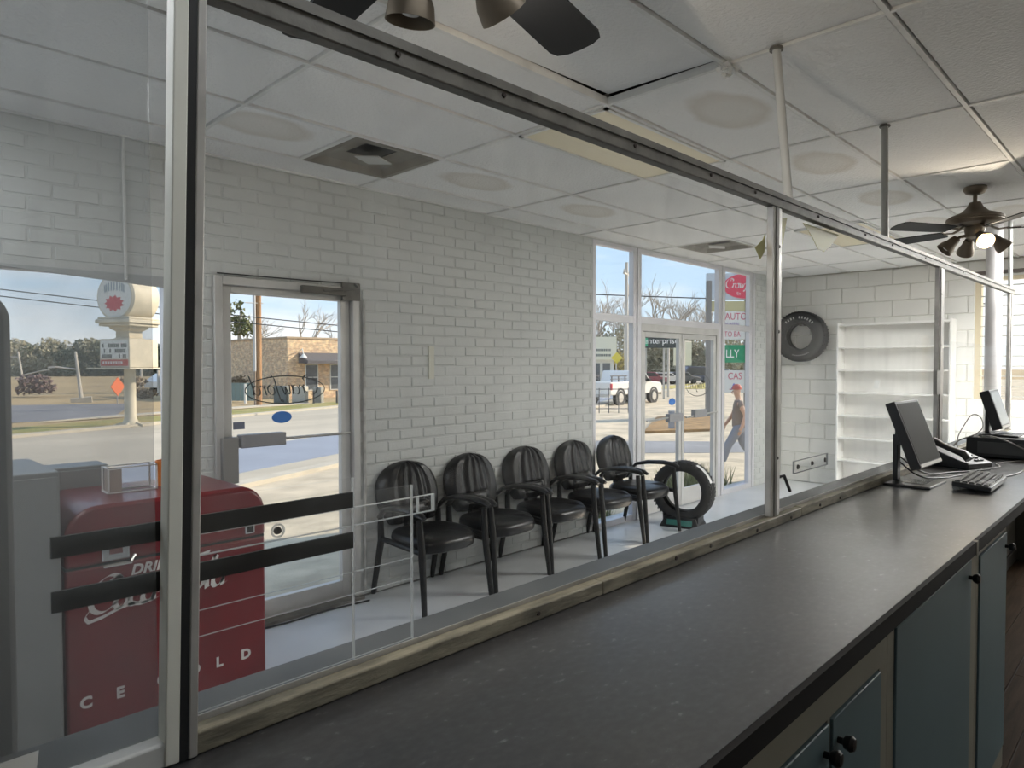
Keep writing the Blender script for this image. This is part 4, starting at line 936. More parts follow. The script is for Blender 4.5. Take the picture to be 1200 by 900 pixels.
# cables
def cable(name, label, pts, r=0.004, m=BLACK):
    cu = bpy.data.curves.new(name, 'CURVE'); cu.dimensions = '3D'; cu.bevel_depth = r; cu.bevel_resolution = 2; cu.resolution_u = 8
    sp = cu.splines.new('BEZIER'); sp.bezier_points.add(len(pts)-1)
    for b, p in zip(sp.bezier_points, pts): b.co = p; b.handle_left_type = b.handle_right_type = 'AUTO'
    tmp = bpy.data.objects.new(name, cu); C.objects.link(tmp); bpy.context.view_layer.update()
    me = bpy.data.meshes.new_from_object(tmp.evaluated_get(bpy.context.evaluated_depsgraph_get())); bpy.data.objects.remove(tmp)
    me.materials.clear(); me.materials.append(m); o = bpy.data.objects.new(name, me); C.objects.link(o); tag(o, label, 'cable'); return o
GC = mat('grey_cable', (0.22, 0.21, 0.20), 0.5)
z = CT+0.0045
cable('monitor_cable', 'thick black cable from the tilted monitor across the counter', [(3.72, 0.99, CT+0.10), (3.78, 0.93, z+0.03), (3.95, 0.86, z), (4.15, 0.80, z), (4.3, 0.74, z)])
cable('monitor_cable', 'second black cable beside the one from the tilted monitor', [(3.76, 1.0, CT+0.12), (3.95, 0.94, z+0.02), (4.2, 0.86, z), (4.45, 0.74, z)])
cable('keyboard_cable', 'black keyboard cable trailing right from the keyboard', [(4.03, 0.69, CT+0.02), (4.12, 0.68, z), (4.3, 0.62, z), (4.7, 0.60, z), (5.1, 0.52, z)])
cable('drawer_cable', 'grey cable draped over the front of the black cash drawer', [(5.06, 0.90, CT+0.135), (5.01, 0.80, CT+0.13), (5.0, 0.66, CT+0.07), (5.0, 0.56, z+0.01), (5.06, 0.51, z), (5.4, 0.5, z)], 0.005, GC)
cable('drawer_cable', 'thin grey cable looping up beside the far monitor', [(5.0, 0.98, z), (4.98, 1.0, CT+0.08), (5.02, 0.97, CT+0.2), (5.12, 0.93, CT+0.26), (5.17, 0.90, CT+0.2), (5.08, 0.92, CT+0.135)], 0.003, GC)
cable('drawer_cable', 'grey cable lying behind the phone toward the cash drawer', [(4.62, 0.97, z), (4.8, 1.0, z+0.03), (4.95, 0.99, CT+0.1), (5.06, 0.93, CT+0.132)], 0.004, GC)
cable('phone_cable', 'pale cable snaking over the counter in front of the phone', [(4.45, 0.78, z), (4.6, 0.72, z), (4.75, 0.76, z), (4.95, 0.68, z), (5.3, 0.5, z)], 0.003, GC)

# ================================================================= OUTDOORS
G = -0.55
def slab(name, poly, z, m, h=0.05, kind='structure'):
    o = MB().prism(poly, z-h, z).build(name, m); o['kind'] = kind; return o
slab('ground', [(-150, -120), (420, -120), (420, 420), (-150, 420)], G-0.03, mat('dry_field', (0.42, 0.31, 0.16), 0.95, var=0.3, vscale=0.15), 0.2)
rv = Vector((0.921, 0.389)); nv = Vector((-0.389, 0.921))
def rp(t, n): p = rv*t+nv*n; return (p.x, p.y)
def strip(t0, t1, n0, n1): return [rp(t0, n0), rp(t1, n0), rp(t1, n1), rp(t0, n1)]
slab('ground_lot', [rp(-40, 9.3), rp(-40, -40), (150, -40), rp(130, 9.3)], G-0.02, mat('gravel_lot', (0.60, 0.52, 0.39), 0.95, var=0.35, vscale=1.2, bump=0.6, bscale=30))
slab('road', strip(-60, 200, 9.3, 21.9), G-0.01, mat('concrete_road', (0.50, 0.45, 0.36), 0.85, var=0.2, vscale=0.5, stretch=(0.3, 1.5, 1)))
slab('road_shade', strip(-60, 75, 10.3, 13.4), G-0.004, mat('blue_road_shade', (0.27, 0.30, 0.36), 0.75, var=0.15, vscale=0.6))  # bluish shadow band across the road, laid in as colour
slab('kerb', strip(-60, 200, 9.0, 9.35), G+0.06, mat('kerb_concrete', (0.50, 0.46, 0.38), 0.85, var=0.15, vscale=2), 0.12)
slab('kerb', strip(-60, 200, 21.8, 22.2), G+0.08, mat('kerb_concrete', (0.50, 0.46, 0.38), 0.85), 0.14)
slab('grass_verge', strip(-60, 120, 22.2, 25.2), G+0.03, mat('verge_grass', (0.20, 0.22, 0.06), 0.95, var=0.5, vscale=0.8, col2=(0.36, 0.28, 0.10)))
slab('ground_parking', [(-12, 30), (9.0, 33.0), (13, 44), (-20, 62)], G+0.0, mat('dark_asphalt', (0.20, 0.20, 0.215), 0.85, var=0.2, vscale=0.4))
slab('kerb', [(6, 31.5), (20, 36), (20.4, 37.3), (9, 33.4)], G+0.05, mat('kerb_concrete', (0.50, 0.46, 0.38), 0.85))
slab('ground_driveway', [(11, 13.5), (16, 12.2), (20, 7.5), (30, 2), (27, 0), (15.9, 8.3), (13.7, 10.5), (9.5, 12)], G-0.012, mat('grey_asphalt', (0.24, 0.25, 0.27), 0.85, var=0.2, vscale=0.6))
slab('ground_island', [(18.7, 12.4), (21.2, 11.1), (26.4, 13.9), (24.5, 15.6)], G+0.07, mat('mulch', (0.36, 0.22, 0.09), 0.95, var=0.5, vscale=2.5, bump=0.8, bscale=12), 0.1)
slab('grass_verge', [(55, 37), (62, 28), (110, 38), (95, 48)], G+0.02, mat('dry_yellow_grass', (0.42, 0.36, 0.10), 0.95))
# sloping apron in front of the shop
mb = MB(); mb.add([(-4, YW+0.24, -0.03), (12, YW+0.24, -0.03), (12, 10.5, G-0.018), (-4, 10.5, G-0.018), (-4, YW+0.24, -0.7), (12, YW+0.24, -0.7), (12, 10.5, -0.7), (-4, 10.5, -0.7)], [(0, 1, 2, 3), (7, 6, 5, 4), (0, 4, 5, 1), (1, 5, 6, 2), (2, 6, 7, 3), (3, 7, 4, 0)])
struct(mb.build('ground_apron', mat('pale_gravel', (0.62, 0.54, 0.40), 0.95, var=0.35, vscale=2.5, bump=0.7, bscale=40)))

BARK = mat('bark', (0.20, 0.15, 0.11), 0.9); BARKL = mat('pale_bark', (0.50, 0.44, 0.37), 0.9)
def leaf_mat(n, c): return mat(n, c, 0.8, var=0.45, vscale=0.5)
LEAF_D = leaf_mat('pine_green', (0.075, 0.10, 0.04)); LEAF_O = leaf_mat('olive_leaf', (0.20, 0.19, 0.08)); LEAF_Y = leaf_mat('yellow_leaf', (0.42, 0.34, 0.07)); LEAF_B = leaf_mat('brown_brush', (0.24, 0.17, 0.10))
def clumps(mb, cx, cy, cz, rx, ry, rz, n, s, rr):
    for i in range(n):
        while True:
            a, b, c = rr.uniform(-1, 1), rr.uniform(-1, 1), rr.uniform(-1, 1)
            q = a*a+b*b+c*c
            if 0.15 < q < 1: break
        p = Vector((cx+a*rx, cy+b*ry, cz+c*rz)); k = s*rr.uniform(0.6, 1.4)
        d1 = Vector((rr.gauss(0, 1), rr.gauss(0, 1), rr.gauss(0, 1))).normalized(); d2 = d1.orthogonal().normalized()
        d3 = d1.cross(d2)
        mb.add([p+d2*k, p-d2*k*0.6+d3*k*0.8, p-d2*k*0.6-d3*k*0.8, p+d1*k*0.5], [(0, 1, 2), (0, 3, 1), (1, 3, 2), (2, 3, 0)])
def leafy_tree(label, x, y, h, w, leaf, trunk, seed, group, n=420, crown0=0.3, lumps=5, name='leafy_tree', cat='tree', s=None):
    rr = random.Random(seed); t = thing(name, label, cat, (x, y, G), rr.uniform(0, 6), group)
    if trunk: MB().tube([(0, 0, -0.1), (0.05*w*rr.uniform(-1, 1), 0.05*w, h*0.5), (0, 0, h*0.85)], [h*0.028, h*0.02, h*0.008], 7).build('trunk', trunk, t)
    mb = MB()
    for i in range(lumps):
        a = rr.uniform(0, 2*PI); rad = w*0.5*rr.uniform(0.1, 0.6); zz = h*(crown0+(1-crown0)*rr.uniform(0.2, 0.82))
        clumps(mb, rad*math.cos(a), rad*math.sin(a), zz, w*0.33, w*0.33, h*(1-crown0)*0.22, n//lumps, s or w*0.07, rr)
    mb.build('foliage', leaf, t, fix=False); return t
def bare_tree_mesh(h, seed, depth=4):
    rr = random.Random(seed); mb = MB()
    def grow(p, d, L, r, k):
        q = p + d*L; m = p+d*L*0.5+Vector((rr.gauss(0, 1), rr.gauss(0, 1), 0))*L*0.05
        mb.tube([p, m, q], [r, r*0.8, r*0.6], 4 if k else 6, cap=False)
        if k >= depth: return
        for i in range(3 if k < 3 else 4):
            nd = (d + Vector((rr.gauss(0, 1), rr.gauss(0, 1), rr.gauss(0.15, 0.5)))*0.45).normalized()
            grow(p+d*L*rr.uniform(0.55, 1.0), nd, L*rr.uniform(0.55, 0.8), r*0.55, k+1)
    grow(Vector((0, 0, -0.1)), Vector((0, 0, 1)), h*0.36, h*0.016, 0); return mb
bmesh_ = [bare_tree_mesh(1.0*8, s).mesh('bare_tree') for s in (1, 2, 3)]
for me in bmesh_: me.materials.append(BARKL)
def bare_tree(label, x, y, h, k, group):
    o = bpy.data.objects.new('bare_tree', bmesh_[k % 3]); C.objects.link(o); o.location = (x, y, G); s = h/8; o.scale = (s, s, s); o.rotation_euler = (0, 0, k*1.7)
    return tag(o, label, 'tree', group)

# ---- seen through the left window: pylon sign, lamp posts, far woods
SIGNW = mat('sign_cream', (0.70, 0.64, 0.50), 0.6, var=0.25, vscale=1.5)
SIGNF = mat('sign_face', (0.72, 0.72, 0.68), 0.5)
py = thing('pylon_sign', 'cream pylon sign with round top across the road, seen through the left window', 'sign', (8.04, 27.5, G), math.radians(28.8))
MB().lathe([(0.55, 0), (0.30, 0.06), (0.20, 0.3), (0.19, 2.15), (0.0, 2.15)], 20).build('pole', SIGNW, py, smooth=True)
mb = MB()
for k in range(6): mb.cbox((0, 0, 0), (0.06, 0.5, 0.10), RZ(k*PI/3) @ T(0, 0.32, 0.08) @ RX(-0.25))
mb.build('foot_fins', SIGNW, py)
MB().box(-0.95, 0.95, -0.95, 0.95, 2.08, 2.13).build('platform', SIGNW, py)
rb = MB().box(-0.66, 0.66, -0.66, 0.66, 2.13, 3.16).build('reader_box', SIGNW, py, bevel=0.03)
MB().box(-0.675, -0.66, -0.6, 0.6, 2.46, 3.1).build('reader_face', SIGNF, rb)
mb = MB(); rr = random.Random(5)
for r in range(3):
    y = 0.52
    while y > -0.5:
        w = rr.uniform(0.05, 0.075)
        if rr.random() < 0.85 and not (r == 2 and abs(y) < 0.12): mb.box(-0.682, -0.675, y-w, y, 2.94-r*0.19-0.09, 2.94-r*0.19+0.05)
        y -= w+0.02
lab(mb.build('reader_letters', mat('letter_grey', (0.12, 0.13, 0.12), 0.6), rb), 'rows of worn changeable letters'); 
rp_ = MB().box(-0.678, -0.66, -0.6, 0.6, 2.2, 2.42).build('red_panel', mat('sign_red', (0.52, 0.09, 0.07), 0.5), rb)
mb = MB()
for i in range(8): mb.box(-0.684, -0.678, 0.44-i*0.115, 0.51-i*0.115, 2.27, 2.36)
mb.build('red_panel_letters', SIGNF, rp_)
MB().lathe([(0.0, 3.16), (0.55, 3.16), (0.42, 3.22), (0.42, 3.45), (0.62, 3.55), (0.62, 3.62), (0.0, 3.62)], 4, RZ(PI/4)).build('neck', SIGNW, py)
mb = MB(); mb.box(-0.68, 0.68, -0.68, 0.68, 3.62, 3.72); mb.box(-0.76, 0.76, -0.76, 0.76, 3.72, 3.86); mb.box(-0.70, 0.70, -0.70, 0.70, 3.86, 3.95); mb.build('cornice', SIGNW, py, bevel=0.03)
dm = MB().lathe([(0.0, -0.62), (0.78, -0.62), (0.84, -0.56), (0.84, 0.56), (0.78, 0.62), (0.0, 0.62)], 36, T(0, 0, 4.66) @ RY(PI/2)).build('drum', SIGNW, py, smooth=True)
MB().lathe([(0.0, 0), (0.74, 0), (0.74, 0.012), (0.0, 0.012)], 36, T(-0.62, 0, 4.66) @ RY(-PI/2)).build('drum_face', SIGNF, dm)
star = []
for k in range(22):
    a = 2*PI*k/22; r = (0.40 if k % 2 else 0.29); star.append((r*1.1*math.cos(a), r*0.75*math.sin(a)))
MB().prism(star, 0, 0.012, T(-0.632, 0, 4.42) @ FACE_MX).build('red_burst', mat('burst_red', (0.55, 0.05, 0.07), 0.5), dm)
mb = MB()
for i in range(9):
    a = math.radians(150-i*15); 
    mb.box(-0.64, -0.632, -math.cos(a)*-0.48-0.035, -math.cos(a)*-0.48+0.02, 4.72+0.16*math.sin(a), 4.98+0.2*math.sin(a))
lab(mb.build('drum_letters', mat('letter_blue_grey', (0.28, 0.33, 0.36), 0.6), dm), 'faded blue grey lettering')

GALV = mat('galvanised_pole', (0.50, 0.47, 0.42), 0.6)
def lamp_post(label, x, y, h, arm, lean=0.0, base=True):
    t = thing('street_lamp', label, 'street lamp', (x, y, G), math.radians(-16)); t.rotation_euler = (0, lean, math.radians(-16))
    MB().tube([(0, 0, 0), (0, 0, h)], [0.12, 0.07], 8).build('pole', GALV, t)
    if base: MB().box(-0.55, 0.55, -0.4, 0.4, -0.05, 0.28).build('footing', mat('kerb_concrete', (0.50, 0.46, 0.38), 0.85), t)
    for ax, az in arm:
        a = MB().tube([(0, 0, az-0.25), (ax, 0, az)], 0.05, 6).build('arm', GALV, t); MB().box(min(ax, ax*1.35), max(ax, ax*1.35), -0.12, 0.12, az-0.05, az+0.06).build('lamp_head', GALV, a)
lamp_post('leaning street lamp with one arm and concrete footing, behind the parking lot', 11.31, 47.87, 3.1, [(-1.1, 2.25)], -0.09)
lamp_post('street lamp at the left edge of the view, two arms', 13.65, 77.47, 3.6, [(-1.2, 3.3), (1.6, 1.6)], -0.12, False)
lamp_post('tall street lamp right of the pylon sign', 18.32, 52.73, 4.3, [(-0.5, 3.7)], -0.06, False)
for i, (x, y, h) in enumerate(((17.0, 55.5, 2.2), (17.9, 54.6, 1.9))): tag(MB().tube([(0, 0, 0), (0, 0, h)], 0.1, 6).build('sign_post', GALV, loc=(x, y, G)), ('short pale post just right of the pylon', 'second short pale post right of the pylon')[i], 'post')
fg = thing('orange_sign', 'orange roadwork sign on a thin stand left of the pylon pole', 'sign', (12.3, 44.3, G), 0.6)
MB().prism([(-0.55, 0), (0, -0.55), (0.55, 0), (0, 0.55)], -0.02, 0.02, T(0, 0, 1.0) @ RX(PI/2)).build('panel', mat('sign_orange', (0.75, 0.16, 0.05), 0.5, emis=None), fg); MB().tube([(0, 0.03, 0), (0, 0.03, 1.0)], 0.03, 6).build('stand', GALV, fg)
rr = random.Random(11)
def blob_tree_mesh(seed, leaf):
    r = random.Random(seed); mb = MB()
    for i in range(8): clumps(mb, r.uniform(-.6, .6), r.uniform(-.6, .6), r.uniform(0.3, 1.45), 0.55, 0.55, 0.45, 170, 0.075, r)
    me = mb.mesh('far_tree'); me.materials.append(leaf); return me
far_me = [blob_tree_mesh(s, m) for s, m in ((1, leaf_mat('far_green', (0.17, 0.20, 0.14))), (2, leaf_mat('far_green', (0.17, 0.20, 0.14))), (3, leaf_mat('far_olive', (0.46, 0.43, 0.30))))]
for i in range(46):
    f = i/45; x = 18+50*f+rr.uniform(-1, 1); y = 205-50*f+rr.uniform(-5, 5)
    h = 8.5-4.0*max(0, f-0.55)+rr.uniform(-0.8, 0.8) - (1.2 if f < .1 else 0)
    o = bpy.data.objects.new('far_tree', far_me[i % 3]); C.objects.link(o); o.location = (x, y, G); o.scale = (h*0.52,)*3; o.rotation_euler = (0, 0, i)
    tag(o, 'hazy green tree in the far wood beyond the tan field', 'tree', 'far wood behind the pylon sign')
leafy_tree('low purple brown bush at the edge of the parking lot', 11.0, 59.3, 1.7, 2.6, mat('purple_bush', (0.17, 0.11, 0.11), 0.9), None, 4, None, 300, 0.0, 4, 'bush', 'bush')
for i, (x, y, w) in enumerate(((15.5, 50.5, 2.4), (19.8, 49.0, 2.8), (21.0, 48.0, 2.0), (17.5, 47.0, 1.8))):
    leafy_tree(('dry bush behind the pylon pole', 'widest dry bush right of the pylon', 'dry bush at the window edge, right of the pylon', 'small dry bush just right of the pylon pole')[i], x, y, 1.5, w, LEAF_B, None, 20+i, 'dry bushes by the pylon', 200, 0.0, 4, 'bush', 'bush')

def car(name, label, x, y, rot, paint, L=4.6, Wd=1.85, H=1.55, group=None, van=False):
    t = thing(name, label, 'car', (x, y, G), rot, group); h = L/2
    roof = [(-h, 0.35), (h, 0.35), (h, 0.8), (h*0.55, 0.95), (h*0.28, H-0.05), (-h*0.55, H), (-h*0.92, 0.98), (-h, 0.9)]
    MB().prism(roof, -Wd/2, Wd/2, RX(PI/2)).build('body', paint, t, bevel=0.05)
    for s in (-1, 1):
        MB().prism([(h*0.44, 0.98), (h*0.25, H-0.14), (-h*0.52, H-0.1), (-h*0.8, 1.0)], s*Wd/2-0.012, s*Wd/2+0.012, RX(PI/2)).build('side_windows', mat('car_glass', (0.03, 0.035, 0.04), 0.15), t)
        for wx in (-h*0.62, h*0.62):
            MB().tube([(wx, s*(Wd/2-0.2), 0.34), (wx, s*(Wd/2+0.02), 0.34)], 0.34, 18).build('wheel', RUBBER, t)
    return t
car('car', 'distant white car beyond the pylon sign', 22.1, 63.2, 0.3, mat('car_white', (0.7, 0.68, 0.64), 0.35), group='distant parked cars')

WIRE = mat('wire_black', (0.03, 0.03, 0.03), 0.6)
def wire(label, a, b, sag, r=0.022):
    a, b = Vector(a), Vector(b); d = b-a; a2, b2 = a-d*2.2, b+d*2.2
    pts = [a2.lerp(b2, i/16) for i in range(17)]
    for i, p in enumerate(pts): p.z -= sag*(1-((i-8)/8)**2) - sag*0.97
    tag(MB().tube(pts, r, 5).build('power_line', WIRE), label, 'wire')
wire('upper power line crossing in front of the pylon sign', (5.35, 34.65, 4.79), (11.09, 31.63, 4.14), 0.3)
wire('lower power line crossing in front of the pylon sign', (5.34, 34.64, 4.51), (11.09, 31.62, 3.85), 0.3)
wire('thin power line behind the tall front windows', (47.93, 37.1, 7.89), (55.53, 29.34, 7.5), 0.4, 0.05)

# ---- seen through the glass door: brick building, utility pole, pines
def brick_mat():
    m = bpy.data.materials.new('tan_brick'); m.use_nodes = True; nt = m.node_tree; N = nt.nodes.new; L = nt.links.new
    b = nt.nodes['Principled BSDF']; b.inputs['Roughness'].default_value = 0.85
    tc = N('ShaderNodeTexCoord'); sp = N('ShaderNodeSeparateXYZ'); L(tc.outputs['Object'], sp.inputs[0])
    ad = N('ShaderNodeMath'); L(sp.outputs['X'], ad.inputs[0]); L(sp.outputs['Y'], ad.inputs[1]); cb = N('ShaderNodeCombineXYZ'); L(ad.outputs[0], cb.inputs['X']); L(sp.outputs['Z'], cb.inputs['Y'])
    br = N('ShaderNodeTexBrick'); L(cb.outputs[0], br.inputs['Vector']); br.inputs['Scale'].default_value = 1.0; br.inputs['Brick Width'].default_value = 0.24; br.inputs['Row Height'].default_value = 0.085; br.inputs['Mortar Size'].default_value = 0.008
    br.inputs['Color1'].default_value = (0.60, 0.40, 0.25, 1); br.inputs['Color2'].default_value = (0.84, 0.66, 0.41, 1); br.inputs['Mortar'].default_value = (0.55, 0.46, 0.34, 1)
    no = N('ShaderNodeTexNoise'); no.inputs['Scale'].default_value = 3.2; no.inputs['Detail'].default_value = 8; L(cb.outputs[0], no.inputs[0])
    rq = N('ShaderNodeValToRGB'); L(no.outputs['Fac'], rq.inputs[0]); rq.color_ramp.elements[0].position = 0.42; rq.color_ramp.elements[0].color = (0.80, 0.77, 0.80, 1); rq.color_ramp.elements[1].position = 0.62; rq.color_ramp.elements[1].color = (1.10, 1.06, 1.0, 1)
    mu = N('ShaderNodeMixRGB'); mu.blend_type = 'MULTIPLY'; mu.inputs[0].default_value = 1; L(br.outputs['Color'], mu.inputs[1]); L(rq.outputs[0], mu.inputs[2]); L(mu.outputs[0], b.inputs['Base Color']); return m
bd = thing('brick_building', 'flat roofed tan brick building with dark awning across the road', 'building', (22.2, 42.93, G), math.radians(2))
MB().box(0, 14, 0, 9.5, -0.1, 4.05).build('walls', brick_mat(), bd)
MB().box(-0.06, 14.06, -0.06, 9.56, 4.05, 4.17).build('coping', mat('tan_coping', (0.42, 0.32, 0.22), 0.7), bd)
aw = MB().prism([(0, 0), (-1.2, -0.55), (-1.2, -0.75), (0, -0.72)], 0.8, 9.0, Matrix(((0, 0, 1, 0), (1, 0, 0, 0), (0, 1, 0, 3.1), (0, 0, 0, 1)))).build('awning', mat('awning_dark', (0.10, 0.095, 0.10), 0.8), bd)
for x0, x1, lbl in ((1.35, 2.25, 'w'), (3.3, 4.5, 'w'), (6.0, 7.2, 'w')):
    wn = MB().box(x0, x1, -0.03, 0.0, 0.55, 2.25).build('window', mat('far_window', (0.10, 0.11, 0.12), 0.2), bd)
    mb = MB(); mb.box(x0-0.05, x0, -0.05, 0, 0.5, 2.3); mb.box(x1, x1+0.05, -0.05, 0, 0.5, 2.3); mb.box(x0, x1, -0.05, 0, 2.25, 2.3); mb.box(x0, x1, -0.05, 0, 0.5, 0.55); mb.box(x0, x1, -0.05, -0.03, 1.38, 1.43); mb.build('window_frame', SIGNF, wn)
lm = MB().lathe([(0.0, 0.25), (0.06, 0.24), (0.28, 0.0), (0.26, 0.0), (0, 0.2)], 14, T(0.9, -0.5, 2.75)).build('wall_lamp', SIGNF, bd); MB().tube([(0.9, 0, 3.2), (0.9, -0.35, 3.35), (0.9, -0.5, 3.0)], 0.035, 6).build('lamp_arm', SIGNF, lm)
up_ = thing('utility_pole', 'brown wooden utility pole with pale conduit, seen through the glass door', 'utility pole', (17.02, 36.21, G))
MB().tube([(0, 0, -0.1), (0.02, 0, 5.0), (0.05, 0, 10)], [0.17, 0.155, 0.14], 12).build('pole', mat('pole_wood', (0.42, 0.24, 0.12), 0.85, var=0.4, vscale=2, stretch=(6, 6, 0.6)), up_, smooth=True)
MB().tube([(-0.24, -0.05, 1.9), (-0.24, -0.05, 10)], 0.085, 8).build('conduit', mat('pale_conduit', (0.50, 0.50, 0.50), 0.5), up_)
MB().tube([(-0.24, -0.05, -0.1), (-0.24, -0.05, 1.9)], 0.06, 8).build('conduit_base', mat('dark_conduit', (0.28, 0.22, 0.17), 0.7), up_)
MB().tube([(-0.75, -0.1, 5.6), (0.25, -0.1, 5.62)], 0.025, 6).build('bracket', GALV, up_)
# pine, bare trees beyond the building
pt_ = leafy_tree('tall pine with open crown left of the utility pole', 26.2, 59.0, 8.4, 3.4, leaf_mat('pine_light', (0.17, 0.19, 0.08)), BARKL, 31, None, 420, 0.55, 6, 'pine_tree', s=0.2)
bare_tree('bare tree between utility pole and the taller bare tree', 32.5, 68.5, 9.4, 0, 'bare trees behind the brick building')
bare_tree('tallest bare tree rising over the brick building', 35.0, 64.5, 11.5, 1, 'bare trees behind the brick building')
bare_tree('small bare tree over the right of the brick building', 40.2, 67.0, 9.0, 2, 'bare trees behind the brick building')
bare_tree('bare tree rising just right of the utility pole', 29.6, 66.0, 9.6, 4, 'bare trees behind the brick building')
bare_tree('bare tree at the right edge of the glass door', 43.0, 67.0, 9.5, 3, 'bare trees behind the brick building')
for i, (x, y, h, w, lb) in enumerate(((25.0, 60.5, 4.2, 4.0, 'round green tree at the foot of the pine'), (29.0, 63.0, 5.0, 4.5, 'green tree just behind the utility pole'), (34.3, 66.5, 5.4, 3.6, 'green tree top showing above the building corner'), (38.5, 65.0, 4.8, 4.0, 'low green tree top over the building roof line'), (42.5, 64.0, 5.0, 3.0, 'green tree top at the right edge of the glass door'))):
    leafy_tree(lb, x, y, h, w, LEAF_O if i % 2 else leaf_mat('pine_light', (0.17, 0.19, 0.08)), BARK, 40+i, 'green trees behind the brick building', 300, 0.2, 5)
# utility cabinets and fence by the pole
UC = mat('pale_cabinet', (0.46, 0.44, 0.38), 0.6, var=0.15, vscale=1); 
for i, (x, y, w, h, c) in enumerate(((19.05, 37.6, 0.75, 1.02, mat('grey_green_cabinet', (0.16, 0.18, 0.17), 0.6)), (19.8, 36.8, 0.8, 1.0, UC), (20.6, 36.15, 0.5, 0.95, mat('grey_cabinet', (0.25, 0.25, 0.23), 0.6)))):
    t = thing('utility_cabinet', ('dark grey utility cabinet right of the utility pole', 'pale utility cabinet between two darker ones', 'slim grey utility cabinet at the right of the row')[i], 'utility cabinet', (x, y, G), math.radians(-45), 'utility cabinets on the verge')
    MB().box(-w/2, w/2, -0.3, 0.3, 0.05, h).build('casing', c, t, bevel=0.03); MB().box(-w/2+0.05, w/2-0.05, -0.32, -0.3, 0.15, h-0.12).build('door', c, t); MB().box(-w/2-0.03, w/2+0.03, -0.33, 0.33, -0.05, 0.05).build('plinth', GALV, t)
for i, x in enumerate((20.25, 21.3)): tag(MB().tube([(0, 0, 0), (0, 0, 0.75)], 0.06, 8).build('bollard', mat('bollard_dark', (0.06, 0.06, 0.06), 0.6), loc=(x-0.2, 35.7-i*0.75, G)), ('dark bollard before the pale utility cabinet', 'dark bollard right of the utility cabinets')[i], 'bollard')
tag(MB().tube([(0, 0, 0), (0, 0, 1.15)], 0.07, 8).build('bollard', SIGNF, loc=(17.59, 39.19, G)), 'white post left of the utility pole', 'bollard')
fn = thing('teal_fence', 'faded teal fence between pole and brick building', 'fence', (17.2, 42.4, G), math.radians(-46))
for i in range(9): MB().box(i*0.3, i*0.3+0.28, 0, 0.03, 0.05, 1.15).build('fence_board', mat('teal_paint', (0.20, 0.27, 0.25), 0.7), fn)
for i in (0, 1): MB().box(0, 2.7, 0.03, 0.07, 0.25+i*0.6, 0.33+i*0.6).build('rail', GALV, fn)

# ---- seen through the tall front windows
SGN = thing('street_sign', 'two-post street sign with red oval, green and white boards', 'sign', (27.2, 14.75, G), math.radians(-45.5))
pw = mat('sign_post_steel', (0.22, 0.21, 0.20), 0.6)
MB().box(-0.1, 0.1, -0.1, 0.1, 0, 5.85).build('post', pw, SGN); MB().box(1.56, 1.82, -0.16, 0.06, 0, 5.85).build('post', pw, SGN)
def board(x0, x1, z0, z1, m): return MB().box(x0, x1, -0.09, 0.09, z0-G, z1-G).build('board', m, SGN, bevel=0.01)
b1 = board(-0.1, 2.5, 4.50, 5.62, mat('pale_board', (0.50, 0.56, 0.62), 0.5))
SRED = mat('oval_red', (0.68, 0.05, 0.10), 0.45)
MB().lathe([(0.0, 0), (1.0, 0), (1.0, 0.03), (0.0, 0.03)], 40, T(1.52, -0.09, 5.06-G) @ RX(PI/2) @ Matrix.Diagonal((0.92, 0.53, 1, 1))).build('red_oval', SRED, b1)
script('script_lettering', 'Crawford', 0.20, SIGNF, b1, T(0.66, -0.122, 4.98-G) @ FACE_MY, nib=(0.20, 0.12), thick=0.004, sx=0.95)
text('small_lettering', 'En', 0.18, SIGNF, b1, T(1.26, -0.122, 4.74-G) @ FACE_MY, extrude=0.004)
board(-0.1, 1.7, 3.97, 4.42, mat('yellow_board', (0.50, 0.46, 0.26), 0.6))
b2 = board(0.62, 2.5, 3.34, 3.94, SIGNF)
text('red_lettering', 'AUTO', 0.42, mat('letter_red', (0.55, 0.08, 0.14), 0.5), b2, T(0.68, -0.095, 3.74-G) @ FACE_MY, extrude=0.004, align='LEFT', sx=0.8)
text('blue_lettering', 'IN-REPAI', 0.17, mat('letter_purple', (0.25, 0.16, 0.36), 0.5), b2, T(0.64, -0.095, 3.43-G) @ FACE_MY, extrude=0.004, align='LEFT')
b3 = board(0.62, 2.5, 2.76, 3.20, SIGNF)
text('red_lettering', 'TO BA', 0.33, mat('letter_red', (0.55, 0.08, 0.14), 0.5), b3, T(0.66, -0.095, 2.98-G) @ FACE_MY, extrude=0.004, align='LEFT', sx=0.72)
b4 = board(-0.08, 1.62, 1.76, 2.52, mat('board_green', (0.02, 0.30, 0.14), 0.5))
text('white_lettering', 'LLY', 0.50, mat('letter_white', (0.92, 0.92, 0.90), 0.5), b4, T(0.72, -0.095, 2.13-G) @ FACE_MY, extrude=0.006, align='LEFT', sx=0.74)
b5 = board(0.66, 2.4, 0.45, 1.42, SIGNF)
text('red_lettering', 'CAS', 0.42, mat('letter_red', (0.60, 0.04, 0.10), 0.5), b5, T(0.82, -0.095, 1.16-G) @ FACE_MY, extrude=0.004, align='LEFT', sx=0.8)
text('blue_lettering', 'A', 0.42, mat('letter_blue', (0.10, 0.12, 0.50), 0.5), b5, T(0.95, -0.095, 0.70-G) @ FACE_MY, extrude=0.004, align='LEFT')
en = thing('banner_sign', 'dark rental banner sign on posts behind the white pickup', 'sign', (38.1, 25.5, G), math.radians(-45.5))
bnr = MB().box(0, 2.8, -0.06, 0.06, 3.35, 4.30).build('board', mat('banner_dark', (0.025, 0.035, 0.035), 0.6), en)
MB().box(0.05, 0.42, -0.07, -0.06, 3.45, 4.0).build('green_panel', mat('logo_green', (0.05, 0.42, 0.22), 0.5), bnr)
